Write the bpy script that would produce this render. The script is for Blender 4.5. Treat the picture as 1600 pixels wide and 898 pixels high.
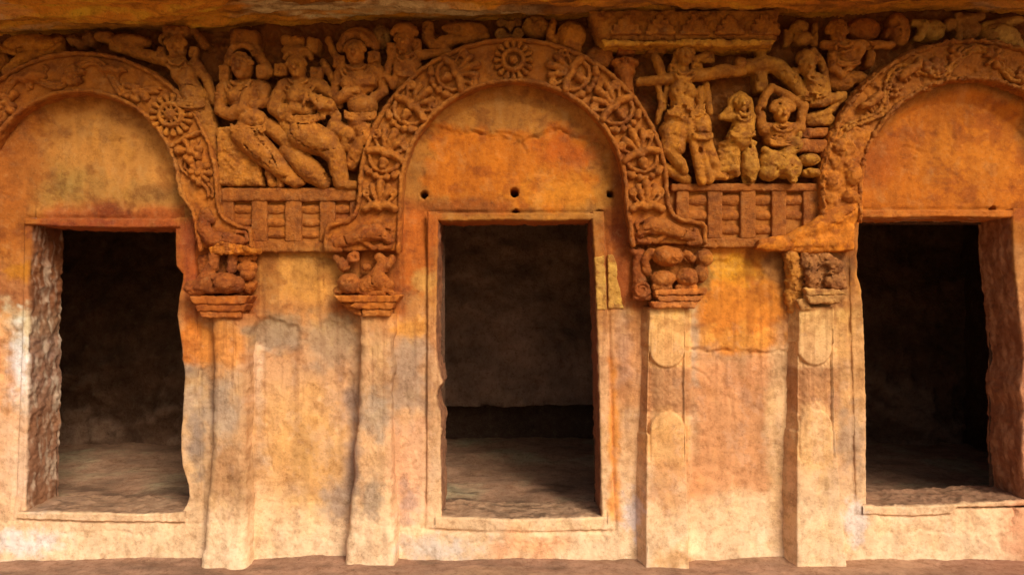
import bpy, math
import numpy as np

# ------------------------------------------------------------------ camera, sky, sun, exposure
for o in list(bpy.data.objects):
    bpy.data.objects.remove(o)
SC = bpy.context.scene
COL = SC.collection
EYE = 1.40          # eye height above the verandah floor
DIST = 4.0          # camera to wall plane (y = 0)
PPM = 300.0         # photograph pixels per metre on the wall plane

cam = bpy.data.cameras.new("camera")
camo = bpy.data.objects.new("camera", cam)
COL.objects.link(camo)
camo.location = (0, -DIST, EYE)
camo.rotation_euler = (math.radians(90), 0, 0)
cam.sensor_width = 36.0
cam.lens = 36.0 * DIST * PPM / 1600.0
cam.clip_end = 1000
cam.clip_start = 0.05
SC.camera = camo

SUN_ELEV = 37.0
SUN_AZ = 30.0        # the light comes in from the right of the camera
world = bpy.data.worlds.new("World")
SC.world = world
world.use_nodes = True
nt = world.node_tree
bg = nt.nodes["Background"]
sky = nt.nodes.new("ShaderNodeTexSky")
sky.sky_type = 'NISHITA'
sky.sun_disc = False
sky.sun_elevation = math.radians(SUN_ELEV)
sky.sun_rotation = math.radians(180-SUN_AZ)      # sun stands behind the camera (-Y)
sky.air_density = 0.8
sky.dust_density = 5.0
sky.ozone_density = 0.4
nt.links.new(sky.outputs[0], bg.inputs[0])
bg.inputs[1].default_value = 0.06

sun = bpy.data.lights.new("sun", 'SUN')
suno = bpy.data.objects.new("sun", sun)
COL.objects.link(suno)
sun.energy = 1.5
sun.angle = math.radians(20)
sun.color = (1.0, 0.94, 0.84)
suno.location = (0, -6, 6)
suno.rotation_euler = (math.radians(90 - SUN_ELEV), 0, math.radians(SUN_AZ))

SC.view_settings.view_transform = 'Standard'
SC.view_settings.look = 'None'
SC.view_settings.gamma = 1.0
SC.view_settings.use_curve_mapping = False
SC.view_settings.exposure = 0.92

# ------------------------------------------------------------------ numeric helpers
RNG = np.random.default_rng(11)
TAB = RNG.random((64, 64, 64)).astype(np.float32)

def vnoise(x, y, z):
    x, y, z = np.broadcast_arrays(np.asarray(x, np.float32), np.asarray(y, np.float32), np.asarray(z, np.float32))
    xi = np.floor(x).astype(np.int32); yi = np.floor(y).astype(np.int32); zi = np.floor(z).astype(np.int32)
    fx = x - xi; fy = y - yi; fz = z - zi
    fx = fx*fx*(3-2*fx); fy = fy*fy*(3-2*fy); fz = fz*fz*(3-2*fz)
    x0 = xi & 63; x1 = (xi+1) & 63; y0 = yi & 63; y1 = (yi+1) & 63; z0 = zi & 63; z1 = (zi+1) & 63
    a = TAB[x0, y0, z0]*(1-fx) + TAB[x1, y0, z0]*fx
    b = TAB[x0, y1, z0]*(1-fx) + TAB[x1, y1, z0]*fx
    c = TAB[x0, y0, z1]*(1-fx) + TAB[x1, y0, z1]*fx
    d = TAB[x0, y1, z1]*(1-fx) + TAB[x1, y1, z1]*fx
    a = a*(1-fy) + b*fy
    c = c*(1-fy) + d*fy
    return a*(1-fz) + c*fz

def fbm(x, y, z=0.0, octv=4, gain=0.5):
    t = 0.0; amp = 1.0; tot = 0.0
    for i in range(octv):
        f = 2.03**i
        t = t + amp*(vnoise(np.asarray(x)*f + 17.3*i, np.asarray(y)*f + 9.1*i, np.asarray(z)*f + 5.7*i)*2-1)
        tot += amp; amp *= gain
    return t/tot*1.6

def sstep(a, b, x):
    t = np.clip((x-a)/(b-a), 0, 1)
    return t*t*(3-2*t)

def polydist(pts, U, V, closed=True):
    """distance to a polyline; negative inside when closed"""
    pts = np.asarray(pts, np.float32)
    n = len(pts)
    d = np.full(np.broadcast(U, V).shape, 1e9, np.float32)
    s = np.ones_like(d)
    for i in range(n if closed else n-1):
        a = pts[i]; b = pts[(i+1) % n]
        ex, ey = b[0]-a[0], b[1]-a[1]
        wx, wy = U-a[0], V-a[1]
        L = ex*ex+ey*ey+1e-9
        t = np.clip((wx*ex+wy*ey)/L, 0, 1)
        dx, dy = wx-ex*t, wy-ey*t
        d = np.minimum(d, dx*dx+dy*dy)
        if closed:
            c1 = V >= a[1]; c2 = V < b[1]; c3 = ex*wy > ey*wx
            flip = (c1 & c2 & c3) | (~c1 & ~c2 & ~c3)
            s = np.where(flip, -s, s)
    return np.sqrt(d)*s

def W(u, v, h, s=None):
    """wall pixel (u right, v down, h towards the camera) -> metres; s allows for the depth of the thing"""
    if s is None:
        s = 1.0
    return np.stack([(np.asarray(u, np.float64)-800)/PPM*s, -np.asarray(h, np.float64)/PPM, EYE+(449-np.asarray(v, np.float64))/PPM*s], -1)

def hs(hm):
    return 1.0 - hm/PPM/DIST

def lin(c):
    c = np.asarray(c, np.float64)/255.0
    return np.where(c <= 0.04045, c/12.92, ((c+0.055)/1.055)**2.4)

# ------------------------------------------------------------------ stone colour: stains of the wall, and shade painted at the arch edge
GV = [0, 200, 300, 400, 480, 560, 700, 800, 890]
GC = [lin(c) for c in [(166, 98, 28), (172, 100, 30), (184, 104, 36), (192, 114, 52), (198, 134, 80), (204, 154, 106), (216, 170, 120), (230, 192, 146), (238, 204, 162)]]
GC = np.array(GC)
# shape, colour, soft edge, edge wobble, wobble size, opacity
STAIN_AND_SHADE = [
    ('p', [(30, 340), (30, 230), (90, 175), (160, 158), (230, 185), (285, 260), (300, 345)], (212, 140, 76), 8, 8, 40, .95),
    ('e', (95, 292, 62, 26), (172, 128, 72), 24, 22, 30, .75),
    ('e', (225, 300, 60, 12), (168, 120, 72), 14, 14, 26, .6),
    ('b', (60, 285, 322, 366), (176, 80, 30), 10, 8, 30, .85),
    ('e', (165, 322, 28, 14), (130, 50, 16), 10, 8, 14, .8),
    ('p', [(632, 350), (632, 240), (690, 165), (800, 140), (905, 165), (965, 240), (968, 350)], (190, 120, 56), 10, 10, 40, .9),
    ('p', [(655, 318), (668, 220), (700, 200), (745, 206), (812, 212), (870, 196), (915, 222), (930, 300), (900, 330)], (216, 116, 20), 10, 24, 30, .9),
    ('e', (880, 235, 40, 28), (200, 88, 14), 18, 22, 22, .6),
    ('e', (870, 300, 60, 26), (236, 150, 50), 20, 24, 22, .55),
    ('b', (628, 800, 312, 336), (160, 78, 24), 8, 8, 26, .75),
    ('p', [(1342, 345), (1345, 260), (1400, 170), (1500, 140), (1590, 165), (1620, 345)], (214, 116, 24), 10, 8, 40, .95),
    ('e', (1385, 255, 45, 34), (176, 84, 14), 26, 22, 30, .7),
    ('e', (1520, 250, 70, 40), (222, 128, 34), 26, 26, 40, .6),
    ('b', (290, 405, 335, 500), (170, 84, 26), 14, 14, 30, .9),
    ('e', (300, 400, 26, 60), (176, 80, 20), 12, 10, 20, .8),
    ('b', (515, 640, 330, 492), (174, 88, 28), 16, 16, 30, .9),
    ('b', (622, 690, 335, 462), (204, 104, 34), 12, 14, 30, .85),
    ('e', (665, 440, 18, 18), (226, 176, 110), 10, 12, 10, .6),
    ('b', (945, 1012, 330, 478), (180, 92, 36), 10, 10, 30, .85),
    ('b', (958, 985, 230, 478), (140, 60, 16), 6, 4, 30, .6),  # shade on the middle arch's right inner edge, painted into the colour
    ('e', (480, 435, 78, 42), (212, 144, 80), 18, 16, 30, .9),
    ('e', (425, 522, 44, 32), (160, 132, 104), 12, 14, 20, 0.95),
    ('e', (520, 535, 44, 42), (172, 138, 104), 14, 16, 20, 0.95),
    ('e', (470, 690, 66, 90), (214, 160, 92), 26, 30, 50, .8),
    ('b', (396, 412, 540, 720), (222, 190, 154), 10, 14, 20, .55),
    ('b', (540, 562, 560, 770), (172, 140, 116), 10, 12, 26, 0.95),
    ('e', (530, 780, 26, 30), (178, 150, 124), 14, 16, 14, 0.95),
    ('e', (590, 590, 40, 70), (194, 150, 104), 22, 22, 26, .85),
    ('b', (612, 668, 525, 640), (178, 146, 116), 14, 16, 26, 0.95),
    ('e', (640, 512, 26, 14), (214, 148, 62), 8, 10, 14, .7),
    ('b', (612, 668, 660, 800), (226, 172, 130), 14, 16, 30, .7),
    ('e', (637, 782, 14, 26), (190, 154, 130), 10, 12, 14, 0.95),
    ('e', (580, 775, 16, 26), (168, 142, 112), 10, 12, 12, 0.95),
    ('e', (690, 852, 46, 16), (216, 198, 178), 14, 18, 14, 0.95),
    ('e', (810, 850, 60, 20), (226, 156, 104), 18, 20, 20, .7),
    ('e', (308, 540, 26, 44), (206, 116, 30), 8, 10, 18, .85),
    ('e', (340, 545, 36, 46), (208, 134, 58), 14, 14, 22, .8),
    ('b', (285, 330, 570, 610), (132, 110, 92), 10, 10, 14, 0.95),
    ('b', (286, 325, 590, 740), (206, 164, 112), 12, 12, 26, .8),
    ('b', (318, 388, 585, 790), (192, 150, 104), 18, 24, 30, .8),
    ('e', (345, 640, 30, 46), (176, 152, 126), 16, 18, 18, .8),
    ('e', (590, 650, 26, 40), (184, 160, 132), 14, 18, 16, .8),
    ('e', (300, 640, 14, 60), (190, 164, 136), 10, 14, 16, .7),
    ('e', (60, 720, 40, 70), (212, 192, 174), 20, 26, 14, .6),
    ('e', (352, 735, 26, 34), (170, 122, 78), 12, 12, 18, .7),
    ('e', (310, 690, 10, 44), (146, 124, 104), 8, 8, 14, 0.95),
    ('b', (-80, 60, 100, 400), (178, 96, 34), 20, 20, 40, .8),
    ('b', (-80, 60, 405, 480), (176, 106, 70), 14, 14, 26, .85),
    ('e', (40, 425, 30, 14), (206, 128, 30), 6, 8, 12, .8),
    ('b', (10, 95, 480, 640), (210, 190, 166), 18, 26, 14, 0.95),
    ('e', (30, 560, 14, 60), (226, 220, 214), 8, 16, 10, 0.95),
    ('b', (-80, 18, 490, 700), (222, 160, 104), 16, 20, 30, .8),
    ('b', (-80, 50, 640, 800), (226, 182, 140), 16, 22, 20, .7),
    ('e', (50, 845, 46, 18), (226, 212, 200), 12, 16, 12, 0.95),
    ('e', (1158, 470, 66, 82), (218, 130, 40), 12, 18, 30, .9),
    ('e', (1150, 420, 40, 22), (230, 156, 44), 8, 12, 16, .8),
    ('e', (1150, 530, 60, 20), (228, 158, 70), 10, 16, 14, .7),
    ('e', (1215, 420, 24, 26), (158, 104, 66), 10, 12, 16, .8),
    ('e', (1100, 430, 16, 26), (130, 96, 56), 8, 14, 8, .7),
    ('b', (1082, 1210, 565, 770), (208, 144, 92), 16, 20, 40, .8),
    ('b', (1200, 1236, 540, 860), (224, 184, 132), 10, 12, 30, .75),
    ('b', (1075, 1090, 480, 600), (190, 164, 134), 6, 8, 16, .7),
    ('b', (952, 1012, 484, 640), (204, 142, 88), 10, 10, 30, .8),
    ('b', (952, 966, 560, 810), (220, 138, 44), 5, 6, 26, .75),
    ('b', (966, 984, 480, 600), (188, 140, 104), 10, 12, 30, 0.95),
    ('e', (988, 800, 14, 34), (226, 206, 192), 8, 12, 12, 0.95),
    ('b', (1012, 1080, 483, 576), (222, 168, 104), 4, 4, 20, .95),
    ('b', (1012, 1080, 576, 645), (186, 132, 84), 4, 4, 20, .9),
    ('e', (1044, 690, 36, 50), (224, 170, 106), 8, 8, 20, .9),
    ('e', (1044, 750, 30, 40), (206, 146, 92), 16, 16, 20, .7),
    ('e', (1048, 870, 34, 18), (196, 140, 68), 12, 14, 14, .6),
    ('b', (1240, 1315, 483, 575), (226, 178, 120), 4, 4, 20, .95),
    ('b', (1240, 1312, 575, 645), (186, 132, 84), 4, 4, 20, .9),
    ('e', (1278, 690, 36, 55), (228, 180, 120), 8, 8, 20, .9),
    ('b', (1308, 1356, 480, 640), (200, 150, 92), 10, 10, 30, .8),
    ('e', (1328, 690, 18, 50), (180, 146, 112), 10, 14, 16, 0.95),
    ('e', (1332, 812, 16, 30), (222, 204, 188), 7, 10, 10, 0.95),
    ('b', (1235, 1330, 395, 470), (150, 98, 66), 10, 12, 16, .85),
    ('b', (1570, 1660, 380, 900), (206, 138, 96), 14, 16, 30, .7),
    ('b', (1540, 1600, 480, 760), (140, 84, 56), 14, 18, 16, .5),
]

def stain_and_shade(u, v, wall=True):
    u = np.asarray(u, np.float64); v = np.asarray(v, np.float64)
    wob = fbm(u/60, v/60, 3.1, 3)
    vv = v + 30*wob
    c = np.stack([np.interp(vv, GV, GC[:, i]) for i in range(3)], -1)
    nz = {}
    for kind, par, rgb, soft, amp, size, op in STAIN_AND_SHADE:
        if kind == 'e':
            uu, v0, ru, rv = par
            bb = (uu-ru, uu+ru, v0-rv, v0+rv)
        elif kind == 'b':
            bb = par
        else:
            P = np.array(par); bb = (P[:, 0].min(), P[:, 0].max(), P[:, 1].min(), P[:, 1].max())
        m = soft+amp+4
        sel = (u > bb[0]-m) & (u < bb[1]+m) & (v > bb[2]-m) & (v < bb[3]+m)
        if not sel.any():
            continue
        us, vs = u[sel], v[sel]
        if kind == 'e':
            q = np.sqrt(((us-uu)/ru)**2 + ((vs-v0)/rv)**2)
            d = (q-1)*min(ru, rv)
        elif kind == 'b':
            dx = np.maximum(bb[0]-us, us-bb[1]); dy = np.maximum(bb[2]-vs, vs-bb[3])
            d = np.maximum(dx, dy)
        else:
            d = polydist(par, us, vs)
        d = d + amp*fbm(us/size + bb[0], vs/size + bb[2], 1.7, 4, .6)
        a = sstep(soft, -soft, d)*op
        c[sel] = c[sel]*(1-a[:, None]) + lin(rgb)*a[:, None]
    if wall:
        # the sunk ground of the frieze is coloured a darker red-brown
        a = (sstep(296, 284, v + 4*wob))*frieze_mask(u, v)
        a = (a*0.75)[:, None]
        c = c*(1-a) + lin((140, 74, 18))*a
    # broad mottling and runs of damp
    m1 = fbm(u/34, v/34, 8.8, 4, .6)
    m2 = fbm(u/9, v/70, 2.2, 3)
    c = c*(1 + 0.15*m1 + 0.10*m2)[:, None]
    # patches of umber dirt, yellow ochre and pale dust, each with ragged edges
    g1 = sstep(.22, .42, fbm(u/42+5, v/30, 12.3, 5, .62))
    g2 = sstep(.25, .50, fbm(u/28+9, v/34, 4.7, 5, .65))
    g3 = sstep(.28, .46, fbm(u/20+2, v/26, 9.9, 5, .68))
    calm = (1-.55*sstep(440, 640, v))[:, None]
    c = c*(1 - .30*calm*g1[:, None]*np.array([.75, 1.0, 1.15]))
    yo = c*np.array([1.14, 1.16, .95])
    c = c*(1-.6*calm*g2[:, None]) + yo*.6*calm*g2[:, None]
    lum = c.mean(1, keepdims=True)
    du = c*.55 + lum*np.array([.80, .55, .38])
    w3 = (.22+.16*sstep(420, 600, v))[:, None]*g3[:, None]
    c = c*(1-w3) + du*w3
    g4 = sstep(.18, .48, fbm(u/7, v/150, 6.1, 4, .6))*sstep(330, 420, v)*sstep(760, 560, v)
    c = c*(1 - .22*g4[:, None]*np.array([.8, 1.0, 1.1]))
    g5 = sstep(.30, .55, fbm(u/150, v/4.5+wob*3, 3.9, 3, .6))*sstep(-.1, .3, fbm(u/80, v/80, 7.7, 2))
    c = c*(1 - .07*g5[:, None])
    low = sstep(400, 570, v)[:, None]
    c = c*(np.array([.90, .95, .60])*(1-low) + np.array([.97, .95, .94])*low)
    c = c*(1-.24*sstep(520, 380, v + 14*wob))[:, None]
    return np.clip(c, 0.004, 0.85)

# arches: centre, radii
ARCH = {
    'L': dict(cx=128.0, cy=297.0, ro=216.0, ri=150.0, tx=158.0, ty=290.0, rt=128.0),
    'C': dict(cx=802.0, cy=303.0, ro=243.0, ri=172.0, tx=802.0, ty=303.0, rt=160.0),
    'R': dict(cx=1515.0, cy=297.0, ro=235.0, ri=170.0, tx=1492.0, ty=303.0, rt=150.0),
}

def archdist(cx, cy, u, v):
    return np.where(v < cy, np.hypot(u-cx, v-cy), np.abs(u-cx))

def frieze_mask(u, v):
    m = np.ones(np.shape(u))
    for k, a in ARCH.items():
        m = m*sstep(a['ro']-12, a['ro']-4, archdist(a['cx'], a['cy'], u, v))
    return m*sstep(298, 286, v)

# ------------------------------------------------------------------ materials
def make_rock(name, bump=1.0, vary=1.0, rough=0.86, from_attr=True, base=None):
    m = bpy.data.materials.new(name); m.use_nodes = True
    N = m.node_tree.nodes; L = m.node_tree.links
    b = N["Principled BSDF"]
    b.inputs["Roughness"].default_value = rough
    b.inputs["Specular IOR Level"].default_value = 0.25
    geo = N.new("ShaderNodeNewGeometry")
    def noise(scale, detail, rough_, off=0.0, stretch=None):
        mp = N.new("ShaderNodeMapping"); mp.inputs["Location"].default_value = (off, off*1.3, off*.7)
        if stretch: mp.inputs["Scale"].default_value = stretch
        L.new(geo.outputs["Position"], mp.inputs["Vector"])
        n = N.new("ShaderNodeTexNoise"); n.inputs["Scale"].default_value = scale
        n.inputs["Detail"].default_value = detail; n.inputs["Roughness"].default_value = rough_
        L.new(mp.outputs[0], n.inputs["Vector"])
        return n.outputs["Fac"]
    def rng(sock, a, b_, c, d):
        r = N.new("ShaderNodeMapRange"); r.clamp = True
        for i, val in zip((1, 2, 3, 4), (a, b_, c, d)): r.inputs[i].default_value = val
        L.new(sock, r.inputs[0]); return r.outputs[0]
    def mix(kind, fac, A, B):
        x = N.new("ShaderNodeMix"); x.data_type = 'RGBA'; x.blend_type = kind
        if isinstance(fac, float): x.inputs[0].default_value = fac
        else: L.new(fac, x.inputs[0])
        for idx, s in ((6, A), (7, B)):
            if isinstance(s, tuple): x.inputs[idx].default_value = (*s, 1)
            else: L.new(s, x.inputs[idx])
        return x.outputs[2]
    at = N.new("ShaderNodeAttribute"); at.attribute_name = "Col"
    c = at.outputs["Color"]
    n1 = noise(6.0, 10, .66); n2 = noise(19.0, 10, .74, 3.0); n3 = noise(60.0, 6, .72, 7.0); n4 = noise(8.0, 10, .78, 12.0, (1, 1, .35))
    n5 = noise(120.0, 4, .7, 1.0)
    # redder / paler drift, brown grime, pale salts, pits and grains
    c = mix('MIX', rng(n1, .50, .66, 0, .28*vary), c, mix('MULTIPLY', 1.0, c, (0.70, .58, .46)))
    c = mix('MIX', rng(n4, .55, .68, 0, .34*vary), c, mix('MULTIPLY', 1.0, c, (0.50, .42, .36)))
    c = mix('MIX', rng(n2, .55, .66, 0, .55*vary), c, mix('SCREEN', 1.0, c, (.11, .085, .035)))
    c = mix('MULTIPLY', 1.0, c, mix('MIX', rng(n2, .36, .52, 0, 1), (0.72, .66, .60), (1, 1, 1)))
    c = mix('MIX', rng(n3, .56, .66, 0, .62*vary), c, mix('MULTIPLY', 1.0, c, (0.45, .37, .31)))
    c = mix('MIX', rng(n5, .55, .68, 0, .55*vary), c, mix('SCREEN', 1.0, c, (.12, .09, .04)))
    vo = N.new("ShaderNodeTexVoronoi"); vo.feature = 'DISTANCE_TO_EDGE'; vo.inputs["Scale"].default_value = 3.2
    dv = N.new("ShaderNodeVectorMath"); dv.operation = 'MULTIPLY_ADD'; dv.inputs[1].default_value = (.35, .35, .35)
    nn = N.new("ShaderNodeTexNoise"); nn.inputs["Scale"].default_value = 5.0; nn.inputs["Detail"].default_value = 8; nn.inputs["Roughness"].default_value = .7
    L.new(geo.outputs["Position"], nn.inputs["Vector"]); L.new(nn.outputs["Color"], dv.inputs[0]); L.new(geo.outputs["Position"], dv.inputs[2]); L.new(dv.outputs[0], vo.inputs["Vector"])
    ck = rng(vo.outputs["Distance"], 0.0, .012, 1, 0)
    ckm = N.new("ShaderNodeMath"); ckm.operation = 'MULTIPLY'; L.new(ck, ckm.inputs[0]); L.new(rng(n1, .50, .58, 0, .75*vary), ckm.inputs[1])
    c = mix('MIX', ckm.outputs[0], c, mix('MULTIPLY', 1.0, c, (0.38, .30, .25)))
    L.new(c, b.inputs["Base Color"])
    h = N.new("ShaderNodeMath"); h.operation = 'MULTIPLY_ADD'; h.inputs[1].default_value = .60
    L.new(n2, h.inputs[0])
    h2 = N.new("ShaderNodeMath"); h2.operation = 'MULTIPLY_ADD'; h2.inputs[1].default_value = .40
    L.new(n3, h2.inputs[0]); 
    h3 = N.new("ShaderNodeMath"); h3.operation = 'MULTIPLY'; h3.inputs[1].default_value = .22
    L.new(n5, h3.inputs[0]); L.new(h3.outputs[0], h2.inputs[2]); L.new(h2.outputs[0], h.inputs[2])
    bp = N.new("ShaderNodeBump"); bp.inputs["Strength"].default_value = 0.75*bump
    bp.inputs["Distance"].default_value = 0.028
    L.new(h.outputs[0], bp.inputs["Height"]); L.new(bp.outputs[0], b.inputs["Normal"])
    return m

M_ROCK = make_rock("carved_sandstone", .55, .68)
M_FIG = make_rock("worn_relief_sandstone", 1.0, .9, .74)
M_PLASTER = make_rock("smooth_repair_mortar", .35, .6, .8)
M_CEIL = make_rock("overhang_sandstone", 1.6, 1.0, .8)
M_CELL = make_rock("cell_rock", 1.6, 1.2, .9)
M_FLOOR = make_rock("floor_rock", 1.2, 1.1, .85)

# ------------------------------------------------------------------ object helpers
def mesh_obj(name, verts, faces, cols, mat, origin=(0, 0, 0), parent=None, smooth=True):
    me = bpy.data.meshes.new(name)
    verts = np.asarray(verts, np.float64) - np.asarray(origin)
    faces = np.asarray(faces, np.int32)
    me.vertices.add(len(verts)); me.vertices.foreach_set("co", verts.astype(np.float32).ravel())
    n = len(faces)
    me.loops.add(n*4); me.loops.foreach_set("vertex_index", faces.ravel())
    me.polygons.add(n); me.polygons.foreach_set("loop_start", np.arange(0, n*4, 4, dtype=np.int32))
    me.polygons.foreach_set("use_smooth", np.full(n, smooth))
    me.update(calc_edges=True)
    at = me.attributes.new("Col", 'FLOAT_COLOR', 'POINT')
    c4 = np.ones((len(verts), 4), np.float32); c4[:, :3] = cols
    at.data.foreach_set("color", c4.ravel())
    me.materials.append(mat)
    o = bpy.data.objects.new(name, me); COL.objects.link(o)
    if parent is not None:
        o.parent = parent
    else:
        o.location = origin
    return o

def tag(o, label=None, cat=None, group=None, kind=None):
    if label: o["label"] = label
    if cat: o["category"] = cat
    if group: o["group"] = group
    if kind: o["kind"] = kind
    return o

def thing(name, label, cat, u, v, h=0, group=None):
    o = bpy.data.objects.new(name, None); COL.objects.link(o)
    o.empty_display_size = .1
    o.location = W(u, v, h)
    return tag(o, label, cat, group)

def grid_faces(nr, nc, mask=None):
    i = np.arange(nr*nc).reshape(nr, nc)
    f = np.stack([i[:-1, :-1], i[1:, :-1], i[1:, 1:], i[:-1, 1:]], -1)
    if mask is not None:
        f = f[mask]
    return f.reshape(-1, 4)

def compact(verts, faces, *arrs):
    used = np.zeros(len(verts), bool); used[faces.ravel()] = True
    idx = np.cumsum(used)-1
    return (verts[used], idx[faces], *[a[used] for a in arrs])

# ------------------------------------------------------------------ stone carver: distance field + surface nets
class Carve:
    def __init__(s, u0, u1, v0, v1, h0=-26, h1=44, step=1.6):
        s.st = step
        s.u = np.arange(u0, u1+step, step, dtype=np.float32)
        s.v = np.arange(v0, v1+step, step, dtype=np.float32)
        s.h = np.arange(h0, h1+step, step, dtype=np.float32)
        s.d = np.full((len(s.u), len(s.v), len(s.h)), 30.0, np.float32)
    def win(s, lo, hi):
        sl = []
        for ax, a, b in zip((s.u, s.v, s.h), lo, hi):
            i0 = max(0, int(np.searchsorted(ax, a)) - 1); i1 = min(len(ax), int(np.searchsorted(ax, b)) + 1)
            if i1 <= i0: return None
            sl.append(slice(i0, i1))
        return tuple(sl)
    def grid(s, sl):
        return s.u[sl[0]][:, None, None], s.v[sl[1]][None, :, None], s.h[sl[2]][None, None, :]
    def comb(s, sl, b, k, sub):
        a = s.d[sl]
        if sub:
            b = -b
            t = np.clip(.5-.5*(b-a)/k, 0, 1)
            s.d[sl] = b*(1-t) + a*t + k*t*(1-t)
        else:
            t = np.clip(.5+.5*(b-a)/k, 0, 1)
            s.d[sl] = b*(1-t) + a*t - k*t*(1-t)
        return s
    def cap(s, pts, k=2.5, sub=False):
        pts = [tuple(p) for p in pts]
        if len(pts) == 1: pts = pts*2
        P = np.array(pts, np.float32); rm = P[:, 3].max()
        m = rm + k + 2*s.st
        sl = s.win(P[:, :3].min(0)-m, P[:, :3].max(0)+m)
        if sl is None: return s
        U, V, H = s.grid(sl)
        best = None
        for a, b in zip(P[:-1], P[1:]):
            e = b[:3]-a[:3]; L = float((e*e).sum())+1e-6
            wu, wv, wh = U-a[0], V-a[1], H-a[2]
            t = np.clip((wu*e[0]+wv*e[1]+wh*e[2])/L, 0, 1)
            d = np.sqrt((wu-e[0]*t)**2+(wv-e[1]*t)**2+(wh-e[2]*t)**2) - (a[3]+(b[3]-a[3])*t)
            best = d if best is None else np.minimum(best, d)
        return s.comb(sl, best, k, sub)
    def ell(s, u, v, h, ru, rv, rh, rot=0, k=2.5, sub=False):
        m = max(ru, rv, rh)+k+2*s.st
        sl = s.win((u-m, v-m, h-m), (u+m, v+m, h+m))
        if sl is None: return s
        U, V, H = s.grid(sl); c, n = math.cos(math.radians(rot)), math.sin(math.radians(rot))
        a = (U-u)*c + (V-v)*n; b = -(U-u)*n + (V-v)*c
        q = np.sqrt((a/ru)**2+(b/rv)**2+((H-h)/rh)**2)
        q2 = np.sqrt((a/ru**2)**2+(b/rv**2)**2+((H-h)/rh**2)**2)+1e-4
        return s.comb(sl, q*(q-1)/q2, k, sub)
    def box(s, u, v, h, hu, hv, hh, rot=0, r=2.0, k=1.5, sub=False):
        m = max(hu, hv, hh)*1.45+k+2*s.st
        sl = s.win((u-m, v-m, h-m), (u+m, v+m, h+m))
        if sl is None: return s
        U, V, H = s.grid(sl); c, n = math.cos(math.radians(rot)), math.sin(math.radians(rot))
        a = np.abs((U-u)*c + (V-v)*n)-hu+r; b = np.abs(-(U-u)*n + (V-v)*c)-hv+r; g = np.abs(H-h)-hh+r
        d = np.sqrt(np.maximum(a, 0)**2+np.maximum(b, 0)**2+np.maximum(g, 0)**2)+np.minimum(np.maximum(np.maximum(a, b), g), 0)-r
        return s.comb(sl, d, k, sub)
    def poly(s, pts, h0, h1, r=2.0, k=1.5, sub=False, d2=None):
        P = np.array(pts, np.float32)
        m = k+2*s.st+r
        sl = s.win((P[:, 0].min()-m, P[:, 1].min()-m, h0-m), (P[:, 0].max()+m, P[:, 1].max()+m, h1+m))
        if sl is None: return s
        U, V, H = s.grid(sl)
        a = polydist(P, U[:, :, 0], V[:, :, 0])[:, :, None] + r
        g = np.abs(H-(h0+h1)/2)-(h1-h0)/2+r
        d = np.sqrt(np.maximum(a, 0)**2+np.maximum(g, 0)**2)+np.minimum(np.maximum(a, g), 0)-r
        return s.comb(sl, d, k, sub)
    def tube(s, path, r, h, k=2.0, sub=False, flat=1.0):
        P = np.array(path, np.float32); m = r+k+2*s.st
        sl = s.win((P[:, 0].min()-m, P[:, 1].min()-m, h-m), (P[:, 0].max()+m, P[:, 1].max()+m, h+m))
        if sl is None: return s
        U, V, H = s.grid(sl)
        a = polydist(P, U[:, :, 0], V[:, :, 0], False)[:, :, None]
        return s.comb(sl, np.sqrt(a*a+((H-h)/flat)**2)-r, k, sub)
    # --- people and animals of the frieze
    def head(s, u, v, h, r, tilt=0, worn=0.0):
        s.ell(u, v, h, r*.80, r*1.05, r*.85, tilt, 2)
        f = h+r*.80
        for q in (-1, 1):
            s.ell(u+q*r*.34, v-r*.12, f+1, r*.30, r*.19, r*.34, tilt, 1, True)
            s.ell(u+q*r*.34, v-r*.10, f-r*.12, r*.20, r*.12, r*.16, tilt, .8)
            s.cap([(u+q*r*.10, v-r*.30, f-r*.05, r*.07), (u+q*r*.58, v-r*.34, f-r*.30, r*.07)], 1)
            s.ell(u+q*r*.40, v+r*.28, f-r*.28, r*.22, r*.2, r*.2, 0, 1.5)
        s.cap([(u, v-r*.25, f-1, r*.10), (u, v+r*.24, f+r*.20, r*.18)], 1.0)
        s.cap([(u-r*.26, v+r*.52, f-r*.06, r*.09), (u+r*.26, v+r*.52, f-r*.06, r*.09)], .8, True)
        s.cap([(u-r*.16, v+r*.63, f-r*.16, r*.09), (u+r*.16, v+r*.63, f-r*.16, r*.09)], .8)
        s.ell(u, v+r*.85, h+r*.45, r*.34, r*.22, r*.3, 0, 2)
        s.tube(arc(u, v+r*.05, r*.92, r*1.05, 195, 345), r*.16, h+r*.25, 1.5)
        return s
    def earring(s, u, v, h, a, b):
        s.box(u, v, h, a, b, 6, 0, 2.5, 2)
        s.ell(u, v, h+6, a*.45, b*.45, 2.5, 0, 1.0, True)
        return s
    def jewel(s, u, v, w, h, n=2):
        for i in range(n):
            s.tube(arc(u, v-2+i*5.0, w*(.62+.2*i), 7+3.0*i, 10, 170, 12), 1.7, h+3-1.0*i, 1.2)
        return s
    def belt(s, u, v, w, h, n=3, sag=4):
        for i in range(n):
            s.tube(arc(u, v+i*4.2, w, sag, 5, 175, 12), 1.7, h, .8)
        return s
    def folds(s, paths, r=1.3, h=20, flat=6.0):
        for p in paths:
            s.tube(p, r, h, 1.2, True, flat)
        return s
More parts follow.
